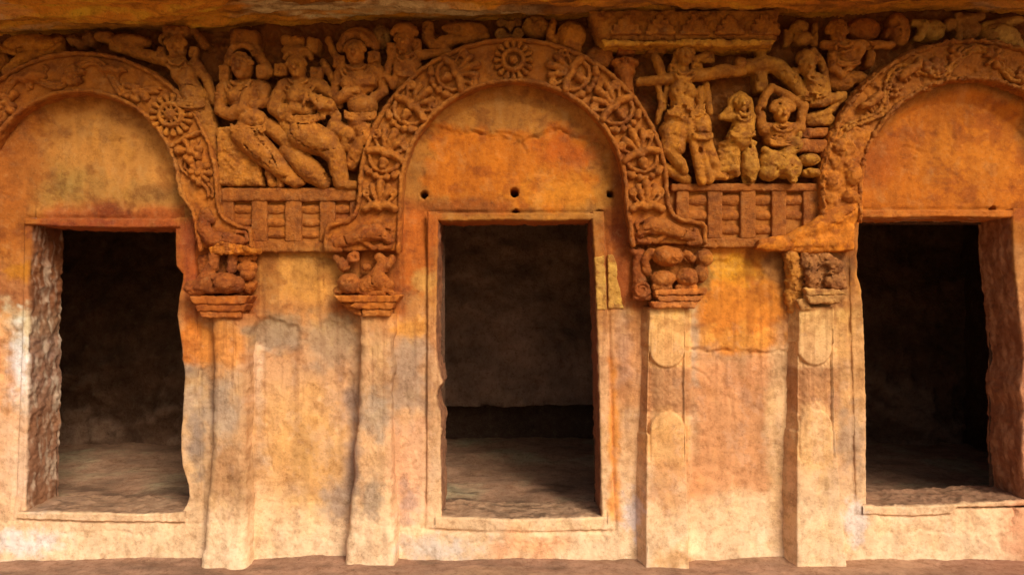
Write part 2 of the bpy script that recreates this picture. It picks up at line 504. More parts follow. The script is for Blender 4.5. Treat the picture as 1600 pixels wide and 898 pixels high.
    def chip(s, n, seed, lo=8, r0=3.0, r1=7.5):
        r = np.random.default_rng(seed)
        I, J, K = np.nonzero((np.abs(s.d) < 1.2) & (s.h[None, None, :] > lo))
        if len(I) == 0: return s
        for k in r.integers(0, len(I), n):
            a = r.uniform(r0, r1)
            s.box(s.u[I[k]], s.v[J[k]], s.h[K[k]]+a*.55, a*r.uniform(.7, 1.3), a*r.uniform(.6, 1.1), a*.75, r.uniform(0, 180), 1.0, .8, True)
        return s
    def build(s, amp=.9, size=11.0, hm=12, tint=None, base=None, seed=0.0, close_back=False, wall=False, mixb=.6, hz=1.0, piv=0.0, ext=None):
        U, V, H = s.u[:, None, None], s.v[None, :, None], s.h[None, None, :]
        if ext is not None:
            s.d -= .7
            i0 = int(np.searchsorted(s.h, ext)); s.d[:, :, :i0] = s.d[:, :, i0:i0+1]
        near = np.abs(s.d) < 5
        ii = np.nonzero(near)
        if amp and len(ii[0]):
            x, y, z = s.u[ii[0]], s.v[ii[1]], s.h[ii[2]]
            s.d[ii] += amp*fbm(x/size+seed, y/size, z/size+seed, 3, .55)
            rg = 1-np.abs(fbm(x/(size*.62)+seed+3, y/(size*.62), z/(size*.62), 3, .6))
            s.d[ii] += amp*.75*np.clip(rg-.72, 0, 1)*3.2 - amp*.25
            s.d[ii] += amp*.40*fbm(x/3.4, y/3.4+seed, z/3.4, 2, .6)
        d = s.d
        d[0] = 5; d[-1] = 5; d[:, 0] = 5; d[:, -1] = 5; d[:, :, -1] = 5
        if close_back: d[:, :, 0] = 5
        ins = d < 0
        nx, ny, nz = d.shape
        cnt = np.zeros((nx-1, ny-1, nz-1), np.uint8)
        for a in (0, 1):
            for b in (0, 1):
                for c in (0, 1):
                    cnt += ins[a:nx-1+a, b:ny-1+b, c:nz-1+c]
        act = (cnt > 0) & (cnt < 8)
        I, J, K = np.nonzero(act)
        vid = np.full(act.shape, -1, np.int32); vid[I, J, K] = np.arange(len(I))
        acc = np.zeros((len(I), 3)); num = np.zeros(len(I))
        cn = [(a, b, c) for a in (0, 1) for b in (0, 1) for c in (0, 1)]
        cv = {q: d[I+q[0], J+q[1], K+q[2]] for q in cn}
        for q in cn:
            for ax in range(3):
                if q[ax] == 0:
                    p = list(q); p[ax] = 1; p = tuple(p)
                    A, B = cv[q], cv[p]
                    x = (A < 0) != (B < 0)
                    t = np.where(x, A/np.where(x, A-B, 1), 0)
                    pt = np.zeros((len(I), 3)); pt[:] = q; pt[:, ax] = t
                    acc += pt*x[:, None]; num += x
        loc = acc/np.maximum(num, 1)[:, None]
        u = s.u[I] + loc[:, 0]*s.st; v = s.v[J] + loc[:, 1]*s.st; h = s.h[K] + loc[:, 2]*s.st
        F = []
        for ax in range(3):
            sl0 = [slice(None)]*3; sl1 = [slice(None)]*3
            sl0[ax] = slice(0, -1); sl1[ax] = slice(1, None)
            e = ins[tuple(sl0)] != ins[tuple(sl1)]
            o1, o2 = [(1, 2), (2, 0), (0, 1)][ax]
            idx = np.array(np.nonzero(e)).T
            ok = (idx[:, o1] > 0) & (idx[:, o2] > 0) & (idx[:, o1] < d.shape[o1]-1) & (idx[:, o2] < d.shape[o2]-1)
            idx = idx[ok]
            def g(da, db):
                q = idx.copy(); q[:, o1] += da; q[:, o2] += db
                return vid[q[:, 0], q[:, 1], q[:, 2]]
            f = np.stack([g(-1, -1), g(0, -1), g(0, 0), g(-1, 0)], -1)
            inside0 = ins[idx[:, 0], idx[:, 1], idx[:, 2]]
            f = np.where(inside0[:, None], f[:, ::-1], f)      # (u,v,h)->world mirrors, hence reversed
            F.append(f)
        F = np.concatenate(F)
        F = F[(F >= 0).all(1)]
        sc = hs(hm)
        h = piv+(h-piv)*hz
        verts = W(u, v, h, sc)
        c = stain_and_shade(u, v, wall)
        if base is not None:
            m = fbm(u/16+seed, v/16, h/16, 3)
            bc = np.repeat(lin(base)[None]*np.array([.86, .95, .58]), len(u), 0)
            d1 = sstep(.05, .40, fbm(u/15+seed, v/15, h/15+2, 4, .65))[:, None]
            d2 = sstep(.05, .40, fbm(u/11+seed+7, v/11, h/11, 4, .65))[:, None]
            bc = bc*(1-.5*d1*np.array([.8, 1, 1.1])); bc = bc*(1+.34*d2*np.array([.8, 1.0, .9]))
            c = c*(1-mixb) + bc*mixb*(1+.22*m)[:, None]
        if tint is not None:
            c = c*np.asarray(tint)
        return verts, F, np.clip(c, .004, .9)

def arc(cu, cv, ru, rv, a0, a1, n=14):
    t = np.radians(np.linspace(a0, a1, n))
    return [(cu+ru*math.cos(x), cv+rv*math.sin(x)) for x in t]

def spiral(cu, cv, r0, r1, a0, turns, n=18, flip=1):
    t = np.linspace(0, 1, n)
    return [(cu+(r0+(r1-r0)*x)*math.cos(a0+flip*turns*2*math.pi*x), cv+(r0+(r1-r0)*x)*math.sin(a0+flip*turns*2*math.pi*x)) for x in t]

def stone(name, C, label=None, cat=None, group=None, parent=None, mat=None, kind=None, **kw):
    vv, ff, cc = C.build(**kw)
    mat = mat or M_FIG
    if parent is not None:
        org = np.zeros(3); q = parent
        while q is not None:
            org = org + np.array(q.location); q = q.parent
        o = mesh_obj(name, vv, ff, cc, mat, org, parent)
        if label: o["label"] = label
        return o
    org = np.array([(vv[:, 0].min()+vv[:, 0].max())/2, vv[:, 1].max(), vv[:, 2].min()])
    o = mesh_obj(name, vv, ff, cc, mat, org)
    return tag(o, label, cat, group, kind)

FIGC = (196, 124, 36)

# ================================================================== THE SETTING
def spaced(a, b, step, far, n=14):
    core = np.arange(a, b+step*.5, step)
    ext = np.geomspace(step*2, far, n)
    return np.concatenate([core[0]-ext[::-1], core, core[-1]+ext])

# ---- ground: verandah floor of rock, running out to open earth
def ground():
    xs = spaced(-3.4, 3.4, .016, 120, 22)
    ys = np.concatenate([np.arange(.30, -1.1, -.012), -1.1-np.geomspace(.03, 120, 30)])
    X, Y = np.meshgrid(xs, ys)
    z = .010*fbm(X*2.2, Y*2.2, 1, 4) + .007*fbm(X*11, Y*11, 2, 4, .6)
    z = z*np.clip(1-(np.hypot(X, Y)-6)/20, 0, 1)
    z = z + .016*sstep(-.10, .03, Y)*sstep(0, .5, fbm(X*3, Y*3, 5, 3)+.4)
    v = np.stack([X, Y, z], -1).reshape(-1, 3)
    f = grid_faces(*X.shape)
    n = fbm(v[:, 0]*2.1, v[:, 1]*5, 0, 4, .6); n2 = fbm(v[:, 0]*9, v[:, 1]*18, 4, 4, .6)
    c = lin((172, 132, 104))*(1+.26*n+.34*n2)[:, None]
    pale = sstep(.1, .7, fbm(v[:, 0]*1.1+3, v[:, 1]*3, 9, 4))[:, None]*.5
    c = c*(1-pale)+lin((196, 152, 112))*pale
    far = sstep(-1.2, -2.2, v[:, 1])[:, None]
    c = c*(1-far)+lin((216, 186, 142))*far*(1+.15*n)[:, None]
    red = (sstep(1.9, 2.6, v[:, 0])*.6)[:, None]
    c = c*(1-red)+lin((172, 116, 88))*red
    o = mesh_obj("ground", v, f, np.clip(c, .01, .8), M_FLOOR)
    tag(o, kind="structure")
    o["label"] = "uneven brown rock floor in front of the carved wall"
ground()

# ---- rock overhang
VB_U = [-1100, -100, 0, 100, 330, 400, 470, 560, 700, 900, 1000, 1230, 1340, 1400, 1500, 1600, 2700]
VB_V = [55, 54, 53, 48, 47, 38, 34, 29, 28, 27, 23, 25, 22, 13, 14, 19, 22]
def ceiling():
    xs = spaced(-3.2, 3.2, .02, 5, 10)
    ys = np.concatenate([np.arange(.12, -.56, -.007), np.arange(-.56, -.60, -.02)])
    X, Y = np.meshgrid(xs, ys)
    U = X*PPM+800
    zb = EYE + (449-np.interp(U, VB_U, VB_V))/PPM + .008
    front = sstep(.0, .22, -Y)
    warp = Y + .10*fbm(X*.9, Y*1.5, 6, 3)
    q = warp*11 + 1.6*fbm(X*.8+4, Y*2, 2, 3)
    terr = np.floor(q) + sstep(.72, 1.0, q-np.floor(q))
    z = zb + front*(.034*np.sin(terr*2.4+.4) + .016*fbm(X*1.3, Y*4, 3, 4)) + .018*fbm(X*4, Y*24, 8, 5, .68) - .012*np.clip(1-np.abs(fbm(X*3, Y*20, 4, 4, .6))*3, 0, 1) + .005*fbm(X*26, Y*70, 1, 3)
    z = z + np.clip(-Y-.5, 0, 2)*.04
    rows = [np.stack([X, Y, z], -1)]
    zt = np.full_like(X[:1], 4.2)
    rows.append(np.stack([X[:1], np.full_like(X[:1], -.63), z[-1:]+.15], -1))
    rows.append(np.stack([X[:1], np.full_like(X[:1], -.56), zt-.3], -1))
    rows.append(np.stack([X[:1], np.full_like(X[:1], -.5), zt], -1))
    rows.append(np.stack([X[:1], np.full_like(X[:1], 3.2), zt+.2], -1))
    G = np.concatenate(rows, 0)
    v = G.reshape(-1, 3); f = grid_faces(*G.shape[:2])[:, ::-1]
    x, y = v[:, 0], v[:, 1]
    n = fbm(x*1.2, y*6, 0, 4, .6); n2 = fbm(x*5, y*40, 4, 4, .6)
    c = lin((238, 156, 40))*(1+.34*n+.42*n2)[:, None]
    dk = sstep(.02, .35, fbm(x*1.1+7, y*8, 3, 5, .62))[:, None]*.75
    c = c*(1-dk)+lin((104, 58, 16))*dk
    u = x*PPM+800
    for uc, yc, ru, ry, rgb, op in [(560, -.16, 190, .12, (236, 206, 146), 1.0), (720, -.10, 150, .09, (230, 196, 136), 1.0), (40, -.32, 60, .10, (222, 176, 120), .85),
                                    (60, -.05, 90, .03, (216, 168, 108), .7), (950, -.13, 110, .10, (176, 120, 66), .7), (1090, -.30, 90, .08, (212, 150, 84), .7),
                                    (1290, -.12, 120, .10, (206, 124, 40), .7), (1560, -.08, 70, .07, (206, 164, 116), .6), (840, -.2, 60, .1, (110, 66, 34), .7), (1400, -.25, 80, .06, (120, 62, 24), .6)]:
        q = ((u-uc)/ru)**2+((y-yc)/ry)**2
        a = sstep(1.1, .6, q + .9*fbm(x*4+uc, y*22, 2, 5, .68))*op*(.35+.65*sstep(-.1, .2, fbm(x*8, y*50, 5, 4, .6)))
        c = c*(1-a[:, None])+lin(rgb)*a[:, None]
    o = mesh_obj("cave_ceiling", v, f, np.clip(c, .01, .85), M_CEIL)
    tag(o, kind="structure")
    o["label"] = "layered rock overhang above the carved frieze"
ceiling()

# ---- door outlines in wall pixels
def curve(pts):
    p = np.array(pts, float)
    return lambda t: np.interp(t, p[:, 0], p[:, 1])
DOOR = {
    'L': dict(li=curve([(330, 52), (400, 50), (480, 47), (600, 46), (700, 44), (820, 42)]),
              lo=curve([(330, 40), (480, 38), (600, 34), (820, 26)]),
              ri=curve([(330, 276), (372, 275), (415, 276), (428, 287), (440, 286), (464, 281), (492, 278), (515, 281), (540, 285), (560, 286), (581, 290), (610, 288), (650, 286), (680, 284), (705, 284), (726, 286), (742, 291), (755, 295), (775, 297), (788, 292), (798, 286), (830, 280)]),
              ro=curve([(330, 306), (600, 312), (830, 318)]),
              top=curve([(0, 352), (60, 352), (100, 355), (200, 357), (260, 356), (330, 356)]), topo=342, bot=curve([(0, 795), (60, 796), (150, 797), (240, 799), (330, 795)]), boto=curve([(0, 806), (150, 811), (330, 813)]),
              hole=[(46, 348), (292, 348), (304, 806), (36, 804)]),
    'C': dict(li=curve([(320, 685), (360, 685), (450, 683), (520, 682), (560, 683), (585, 688), (598, 691), (606, 685), (618, 682), (632, 684), (650, 690), (700, 689), (760, 690), (830, 691)]),
              lo=curve([(320, 668), (560, 668), (830, 666)]),
              ri=curve([(320, 924), (350, 925), (450, 930), (600, 935), (760, 938), (830, 941)]),
              ro=curve([(320, 943), (480, 948), (600, 952), (830, 958)]),
              top=curve([(660, 345), (700, 346), (790, 344), (850, 346), (900, 344), (960, 343)]), topo=333, bot=curve([(660, 803), (740, 805), (800, 808), (880, 806), (960, 803)]), boto=curve([(660, 822), (760, 826), (860, 827), (970, 824)]),
              hole=[(676, 338), (934, 338), (950, 816), (678, 816)]),
    'R': dict(li=curve([(320, 1344), (350, 1341), (400, 1338), (430, 1338), (445, 1343), (480, 1347), (560, 1350), (640, 1352), (740, 1352), (830, 1353)]),
              lo=curve([(320, 1322), (600, 1330), (830, 1336)]),
              ri=curve([(320, 1578), (400, 1580), (480, 1588), (560, 1596), (610, 1590), (640, 1596), (700, 1592), (760, 1598), (830, 1604)]),
              ro=curve([(320, 1610), (600, 1622), (830, 1630)]),
              top=curve([(1320, 341), (1400, 341), (1470, 339), (1560, 341), (1620, 338)]), topo=328, bot=curve([(1320, 787), (1400, 788), (1480, 785), (1560, 780), (1640, 777)]), boto=curve([(1320, 800), (1420, 803), (1480, 800), (1490, 790), (1640, 786)]),
              hole=[(1334, 334), (1592, 334), (1612, 790), (1344, 794)]),
}

# ---- carved wall: one weathered rock face
PEGS = [(661, 303, 5), (804, 300, 6), (955, 302, 5), (673, 336, 4.5), (685, 338, 3.5), (806, 331, 4.5), (938, 333, 5), (1558, 326, 4), (1345, 326, 3)]
CRACKS = [([(410, 600), (418, 640), (414, 690), (424, 730)], 1.4, 1.0), ([(1140, 620), (1150, 660), (1146, 700)], 1.2, .9), ([(640, 560), (632, 600), (640, 650)], 1.4, 1.0), ([(100, 830), (180, 826), (240, 834)], 1.2, 1.0), ([(700, 845), (780, 841), (850, 848), (900, 843)], 1.2, 1.0), ([(1380, 830), (1440, 824), (1500, 832)], 1.2, 1.0), ([(470, 600), (500, 604), (540, 598)], 1.0, 1.0), ([(1420, 180), (1440, 215), (1432, 250)], 1.2, 1.0), ([(120, 215), (160, 222), (210, 214)], 1.0, 1.0),
          ([(735, 203), (752, 208), (790, 206), (815, 215), (822, 240)], 2.4, 1.6), ([(822, 215), (845, 212), (872, 200), (905, 215), (935, 222)], 2.2, 1.5),
          ([(1078, 545), (1110, 550), (1150, 545), (1190, 552), (1225, 546)], 2.0, 1.6), ([(1075, 570), (1100, 585), (1112, 600)], 1.5, 1.2),
          ([(395, 780), (440, 786), (500, 783), (545, 790)], 1.2, 1.2), ([(290, 575), (305, 582), (326, 572)], 1.8, 1.5), ([(1575, 780), (1582, 800), (1576, 815)], 3, 1.5),
          ([(1510, 800), (1518, 825)], 1.6, 1.0), ([(60, 410), (52, 420), (40, 415), (28, 428)], 2, 1.6), ([(720, 335), (810, 337)], 1.2, 1.0), ([(455, 398), (520, 405), (560, 400)], 1.5, 2),
          ([(860, 285), (940, 279)], 1.0, .9), ([(1380, 235), (1420, 228), (1450, 236)], 1.2, 1.2), ([(930, 822), (945, 840), (940, 862)], 1.0, .9)]
def wallh(u, v):
    h = 3.0 + 0*u
    h = h*(1-frieze_mask(u, v)) - 14*frieze_mask(u, v)
    inside = {}
    for k, a in ARCH.items():
        reg = (archdist(a['cx'], a['cy'], u, v) < a['ri']+12) & (v < 420)
        t = archdist(a['tx'], a['ty'], u, v) + 1.5*fbm(u/40, v/40, 4, 3)
        w0 = 30 if k == 'L' else (16 if k == 'C' else 20)
        ring = -9 + 14*sstep(a['rt']-8, a['rt']+w0, t) + 1.5*sstep(a['rt']-6, a['rt']-1, t)
        fade = sstep(420, 350, v)
        h = np.where(reg, ring*fade + 3.0*(1-fade), h)
    # sunk panels between the pilasters
    for a, b in ((382, 566), (1076, 1246)):
        m = sstep(a, a+6, u)*sstep(b, b-6, u)*sstep(388, 396, v)
        h = h*(1-m) + (-3.0)*m
    lowf = fbm(u/90, v/90, 2.5, 4, .5)
    # spalled hollows
    for uc, vc, ru, rv, dp in ((424, 522, 44, 26, 4.5), (522, 534, 42, 38, 3), (1150, 425, 46, 26, 4), (665, 610, 20, 40, 3), (30, 560, 40, 60, 5), (545, 640, 12, 60, 4), (640, 300, 30, 50, 2)):
        q = np.sqrt(((u-uc)/ru)**2+((v-vc)/rv)**2) + .22*fbm(u/16, v/16, 7, 3)
        h = h - dp*sstep(1.05, .72, q)
    # old skin of the rock left proud above the breaks
    e = v - np.interp(u, [640, 700, 745, 812, 870, 935, 970], [190, 200, 206, 215, 200, 222, 240]) + 6*fbm(u/12, v/12, 3, 4)
    h = h + 3.0*sstep(2, -1, e)*((u > 640) & (u < 965) & (v > 130) & (v < 260))
    e = v - np.interp(u, [1080, 1110, 1150, 1190, 1235], [540, 549, 545, 552, 546]) + 6*fbm(u/14, v/14, 5, 4)
    h = h + 2.4*sstep(2, -2, e)*((u > 1080) & (u < 1236) & (v > 420))
    e = v - np.interp(u, [60, 140, 165, 200, 285], [326, 330, 318, 328, 322]) + 4*fbm(u/10, v/10, 6, 4)
    h = h + 4.0*sstep(-3, 3, e)*((u > 50) & (u < 292) & (v < 380))
    e = v - 786 + 10*fbm(u/30, v/30, 5, 3)
    h = h + np.clip(v-770, 0, 200)*.11 + 1.2*sstep(-2, 3, e)
    h = h + frieze_mask(u, v)*(3+9*fbm(u/15, v/15, 3.3, 4, .55))
    h = h + 1.8*lowf + .8*fbm(u/22, v/22, 1.5, 4, .55) + .55*fbm(u/7, v/7, 6.5, 3, .6)
    rough = np.clip(sstep(-.1, .5, fbm(u/55+3, v/55, 9, 3)), 0, 1)
    h = h + rough*1.1*fbm(u/5, v/5, 4.4, 3, .7)
    for k, d_ in DOOR.items():
        vt, sel = d_['topo'], (v > d_['topo']-12) & (v < 840)
        dl = u-d_['lo'](v); dr = d_['ro'](v)-u; db = d_['boto'](u)-v
        ins = np.minimum(np.minimum(dl, dr), np.minimum(db, v-vt))      # > 0 inside the frame
        wgt = 1.0 if k == 'C' else .6
        h = h - sel*wgt*5.0*np.exp(-((ins+2.2)/2.4)**2)*(.7+.5*fbm(u/30, v/30, 6.6, 2))
    for p, dp, w in CRACKS:
        P = np.array(p)
        sel = (u > P[:, 0].min()-8) & (u < P[:, 0].max()+8) & (v > P[:, 1].min()-8) & (v < P[:, 1].max()+8)
        if sel.any():
            d = polydist(p, u[sel]+2*fbm(u[sel]/6, v[sel]/6, 3, 2), v[sel]+2*fbm(u[sel]/6, v[sel]/6, 8, 2), False)
            h[sel] -= dp*1.5*np.exp(-(d/w)**2)
    for uc, vc, r in PEGS:
        d = np.hypot(u-uc, v-vc)
        h = h - 70*sstep(r+.8, r-1.4, d)
    return h

def facade():
    st = 2.3
    us = np.concatenate([-70-np.geomspace(6, 900, 12)[::-1], np.arange(-70, 1671, st), 1671+np.geomspace(6, 900, 12)])
    vs = np.arange(2, 884, st)
    U, V = np.meshgrid(us, vs)
    H = wallh(U.copy(), V.copy())
    uc = (U[:-1, :-1]+U[1:, 1:])/2; vc = (V[:-1, :-1]+V[1:, 1:])/2
    keep = np.ones(uc.shape, bool)
    for d in DOOR.values():
        keep &= polydist(d['hole'], uc, vc) > 0
    lab = np.zeros(uc.shape, int)
    for i, (k, a) in enumerate(ARCH.items()):
        t = archdist(a['cx'], a['cy'], uc, vc)
        lab[(t < a['ri']-2) & (vc < 345)] = i+1
    verts = W(U, V, H).reshape(-1, 3)
    cols = stain_and_shade(U.ravel(), V.ravel(), True)
    f0 = grid_faces(*U.shape, keep & (lab == 0))
    v, f, c = compact(verts, f0, cols)
    o = mesh_obj("rock_wall", v, f, c, M_ROCK)
    tag(o, "weathered ochre and cream rock face between and around the three doorways", "rock wall")
    out = {}
    for i, k in enumerate(ARCH):
        f0 = grid_faces(*U.shape, keep & (lab == i+1))
        out[k] = compact(verts, f0, cols)
    return out
TYMP = facade()

# ---- dark cells behind the doors
def cell(x0, x1, key, ledge):
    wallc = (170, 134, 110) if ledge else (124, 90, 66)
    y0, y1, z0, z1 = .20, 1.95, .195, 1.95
    d = DOOR[key]
    def patch(P, du, dv, nu, nv, amp, sc, base, var=.25):
        a, b = np.meshgrid(np.linspace(0, 1, nu), np.linspace(0, 1, nv))
        v = np.array(P)+a[..., None]*np.array(du)+b[..., None]*np.array(dv)
        n = np.cross(du, dv); n = n/np.linalg.norm(n)
        x = v.reshape(-1, 3)
        q = fbm(x[:, 0]*sc, x[:, 1]*sc, x[:, 2]*sc, 4, .55)
        c = lin(base)*(1+var*fbm(x[:, 0]*3, x[:, 1]*3, x[:, 2]*6+4, 4, .6)+.15*q)[:, None]
        return x + n*(amp*q)[:, None], grid_faces(nv, nu), np.clip(c, .01, .6)
    def joinp(ps):
        vs, fs, cs, n = [], [], [], 0
        for v, f, c in ps:
            vs.append(v); fs.append(f+n); cs.append(c); n += len(v)
        return np.concatenate(vs), np.concatenate(fs), np.concatenate(cs)
    dx, dy, dz = x1-x0, y1-y0, z1-z0
    X = lambda u: (u-800)/PPM
    dl, dr = X(d['li'](600)-1), X(d['ri'](600)+1)
    zt = EYE+(449-345)/PPM
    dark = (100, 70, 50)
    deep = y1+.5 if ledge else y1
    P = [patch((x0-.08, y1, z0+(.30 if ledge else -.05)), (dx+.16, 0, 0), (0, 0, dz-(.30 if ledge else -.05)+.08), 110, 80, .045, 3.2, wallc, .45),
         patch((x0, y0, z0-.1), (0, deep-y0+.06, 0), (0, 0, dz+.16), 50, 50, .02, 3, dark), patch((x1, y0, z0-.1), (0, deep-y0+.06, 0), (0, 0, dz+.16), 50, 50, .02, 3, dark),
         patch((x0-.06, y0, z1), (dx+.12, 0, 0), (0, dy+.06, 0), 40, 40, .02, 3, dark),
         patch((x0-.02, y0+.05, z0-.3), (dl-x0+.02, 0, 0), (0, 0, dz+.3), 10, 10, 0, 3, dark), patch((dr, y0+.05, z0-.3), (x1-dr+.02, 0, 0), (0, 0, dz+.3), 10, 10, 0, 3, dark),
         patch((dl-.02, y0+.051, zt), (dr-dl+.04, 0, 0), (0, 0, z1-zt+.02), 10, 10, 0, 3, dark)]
    if ledge:
        P += [patch((x0, y1+.20, z0-.05), (dx, 0, 0), (0, 0, .45), 60, 16, .01, 3, (92, 68, 52)), patch((x0, y1, z0+.30), (dx, 0, 0), (0, .5, 0), 30, 10, .01, 3, dark)]  # riser coloured dark: shade of the recess put into its colour
    bv, bf, bc = P[0]
    lump = sstep(1.0, .5, bv[:, 2])*sstep(-.2, .5, fbm(bv[:, 0]*5, bv[:, 2]*7, 3, 4, .6))
    bv[:, 1] -= lump*.05 + .02*fbm(bv[:, 0]*14, bv[:, 2]*14, 6, 3)
    bc = bc*(1-lump[:, None]*.6)+lin((196, 156, 124))*lump[:, None]*.6  # low lumps mixed paler: light on them painted into the colour
    if ledge:
        bv[:, 2] += sstep(.62, .50, bv[:, 2])*.018*(fbm(bv[:, 0]*3.5, 1.0, 2, 4, .6)-.1)
    P[0] = (bv, bf, bc)
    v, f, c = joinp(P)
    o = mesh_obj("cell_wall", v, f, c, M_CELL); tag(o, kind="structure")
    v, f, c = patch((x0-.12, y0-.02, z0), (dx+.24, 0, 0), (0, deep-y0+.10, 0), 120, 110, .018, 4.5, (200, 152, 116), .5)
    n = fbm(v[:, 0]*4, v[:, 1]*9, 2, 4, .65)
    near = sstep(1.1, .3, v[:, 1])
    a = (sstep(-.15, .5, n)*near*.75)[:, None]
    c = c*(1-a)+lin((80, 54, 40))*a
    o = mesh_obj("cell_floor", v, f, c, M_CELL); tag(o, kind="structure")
cell(-3.5, -1.25, 'L', False)
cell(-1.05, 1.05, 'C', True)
cell(1.25, 3.5, 'R', False)

# ================================================================== DOORWAYS
def frame_strip(name, parent, t, inner, outer, hf, back, horiz, inv, rough=1.0, reveal=None, wav=None, seed=0):
    """moulded strip round an opening, with the reveal running back into the wall"""
    t = np.asarray(t, float)
    a = outer(t) if callable(outer) else np.full_like(t, outer)
    b = inner(t)
    sg = np.sign(b-a)
    rows = []
    fr = np.linspace(0, 1, 10)
    cols = [(a, -6*np.ones_like(t), 0)]
    cols += [(a+sg*.3, hf-2.0+0*t, 0), (a+sg*1.8, hf-.3+0*t, 0)]
    for q in fr:
        cols.append((a+sg*2.6+(b-a-sg*5.2)*q, hf+0*t, 1))
    cols += [(b-sg*1.4, hf-.6+0*t, 1), (b-sg*.2, hf-2.4+0*t, 1)]
    for q in np.linspace(0, 1, 26)[1:]:
        cols.append((b, (hf-2.4)*(1-q)+back*q+0*t, 2))
    T = np.stack([t]*len(cols), 1); A = np.stack([c[0] for c in cols], 1); Hh = np.stack([c[1] for c in cols], 1)
    K = np.array([c[2] for c in cols])[None, :]*np.ones_like(T)
    n = fbm(T/16+seed, A/16, Hh/16, 4, .6); n2 = fbm(T/5, A/5, Hh/5+seed, 3)
    Hn = np.where(K <= 1, Hh + 1.0*n + .4*n2, Hh)
    An = np.where(K == 2, A + (2.2*n+.8*n2)*rough*np.minimum(1, (hf-Hh)/6), A + .6*n2)
    u, v = (T, An) if horiz else (An, T)
    verts = W(u, v, Hn).reshape(-1, 3)
    c = stain_and_shade(u.ravel(), v.ravel(), True)
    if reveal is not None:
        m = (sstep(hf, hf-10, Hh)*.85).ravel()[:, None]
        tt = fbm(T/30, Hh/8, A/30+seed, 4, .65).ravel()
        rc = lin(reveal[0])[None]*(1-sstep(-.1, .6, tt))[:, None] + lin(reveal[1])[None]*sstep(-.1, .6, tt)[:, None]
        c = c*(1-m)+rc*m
    f = grid_faces(*T.shape)
    if inv: f = f[:, ::-1]
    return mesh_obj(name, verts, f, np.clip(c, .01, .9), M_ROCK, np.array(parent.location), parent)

def doorway(key, label, hfs, revs):
    d = DOOR[key]
    um = (d['li'](600)+d['ri'](600))/2
    o = thing("doorway", label, "doorway", um, d['bot'](um), 0, None)
    vt = d['topo']; vb = float(np.max(d['boto'](np.array([um-100, um, um+100]))))
    t = np.arange(vt-2, vb+1, 2.0)
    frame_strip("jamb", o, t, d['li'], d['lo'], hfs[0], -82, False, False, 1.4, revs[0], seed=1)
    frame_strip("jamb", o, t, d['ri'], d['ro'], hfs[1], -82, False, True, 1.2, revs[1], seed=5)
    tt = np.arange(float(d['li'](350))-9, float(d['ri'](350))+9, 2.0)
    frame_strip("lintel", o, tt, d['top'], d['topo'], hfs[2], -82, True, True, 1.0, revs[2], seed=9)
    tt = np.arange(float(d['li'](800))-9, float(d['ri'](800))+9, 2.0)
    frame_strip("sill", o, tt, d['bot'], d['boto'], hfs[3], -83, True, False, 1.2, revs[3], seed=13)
    return o
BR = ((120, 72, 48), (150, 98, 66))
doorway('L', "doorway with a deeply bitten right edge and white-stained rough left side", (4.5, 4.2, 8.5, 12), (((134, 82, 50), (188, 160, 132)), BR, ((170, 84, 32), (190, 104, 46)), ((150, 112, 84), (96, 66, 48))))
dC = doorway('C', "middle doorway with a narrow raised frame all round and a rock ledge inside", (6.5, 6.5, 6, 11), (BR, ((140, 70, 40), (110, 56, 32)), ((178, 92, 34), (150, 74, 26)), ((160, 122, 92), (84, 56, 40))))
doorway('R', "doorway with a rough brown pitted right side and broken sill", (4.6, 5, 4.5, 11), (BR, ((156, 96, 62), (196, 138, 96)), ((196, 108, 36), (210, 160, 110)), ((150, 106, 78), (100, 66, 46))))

# ---- repaired pieces let into the middle door frame
def patches():
    C = Carve(922, 978, 396, 490, -2, 16, 1.1)
    C.poly([(929, 402), (944, 399), (946, 425), (948, 484), (933, 483)], -2, 8.0, 1.2)
    stone("mortar_patch", C, "cream mortar piece let into the frame beside the middle doorway", "mortar patch", amp=.9, size=7, hm=8, base=(204, 152, 84), mixb=.6, mat=M_PLASTER)
    C = Carve(940, 982, 392, 490, -2, 16, 1.1)
    C.poly([(950, 397), (958, 398), (964, 412), (965, 436), (970, 456), (975, 482), (951, 482)], -2, 6.2, 1.2)
    stone("mortar_patch", C, "cream mortar wedge with a cracked slanting edge next to the frame piece", "mortar patch", amp=.9, size=7, hm=8, base=(208, 156, 84), mixb=.6, mat=M_PLASTER)
patches()

# ================================================================== ARCHES
def arch_pos(a, side, s, b):
    rm = (a['ro']+a['ri'])/2; q = rm*math.pi/2
    if s <= q:
        th = s/rm
        return a['cx']+side*math.sin(th)*(rm+b), a['cy']-math.cos(th)*(rm+b)
    return a['cx']+side*(rm+b), a['cy']+(s-q)

HB = 21.0   # how far the arch bands stand out
def window(pts, m=14):
    P = np.array([p[:2] for p in pts]); return P[:, 0].min()-m, P[:, 0].max()+m, P[:, 1].min()-m, P[:, 1].max()+m

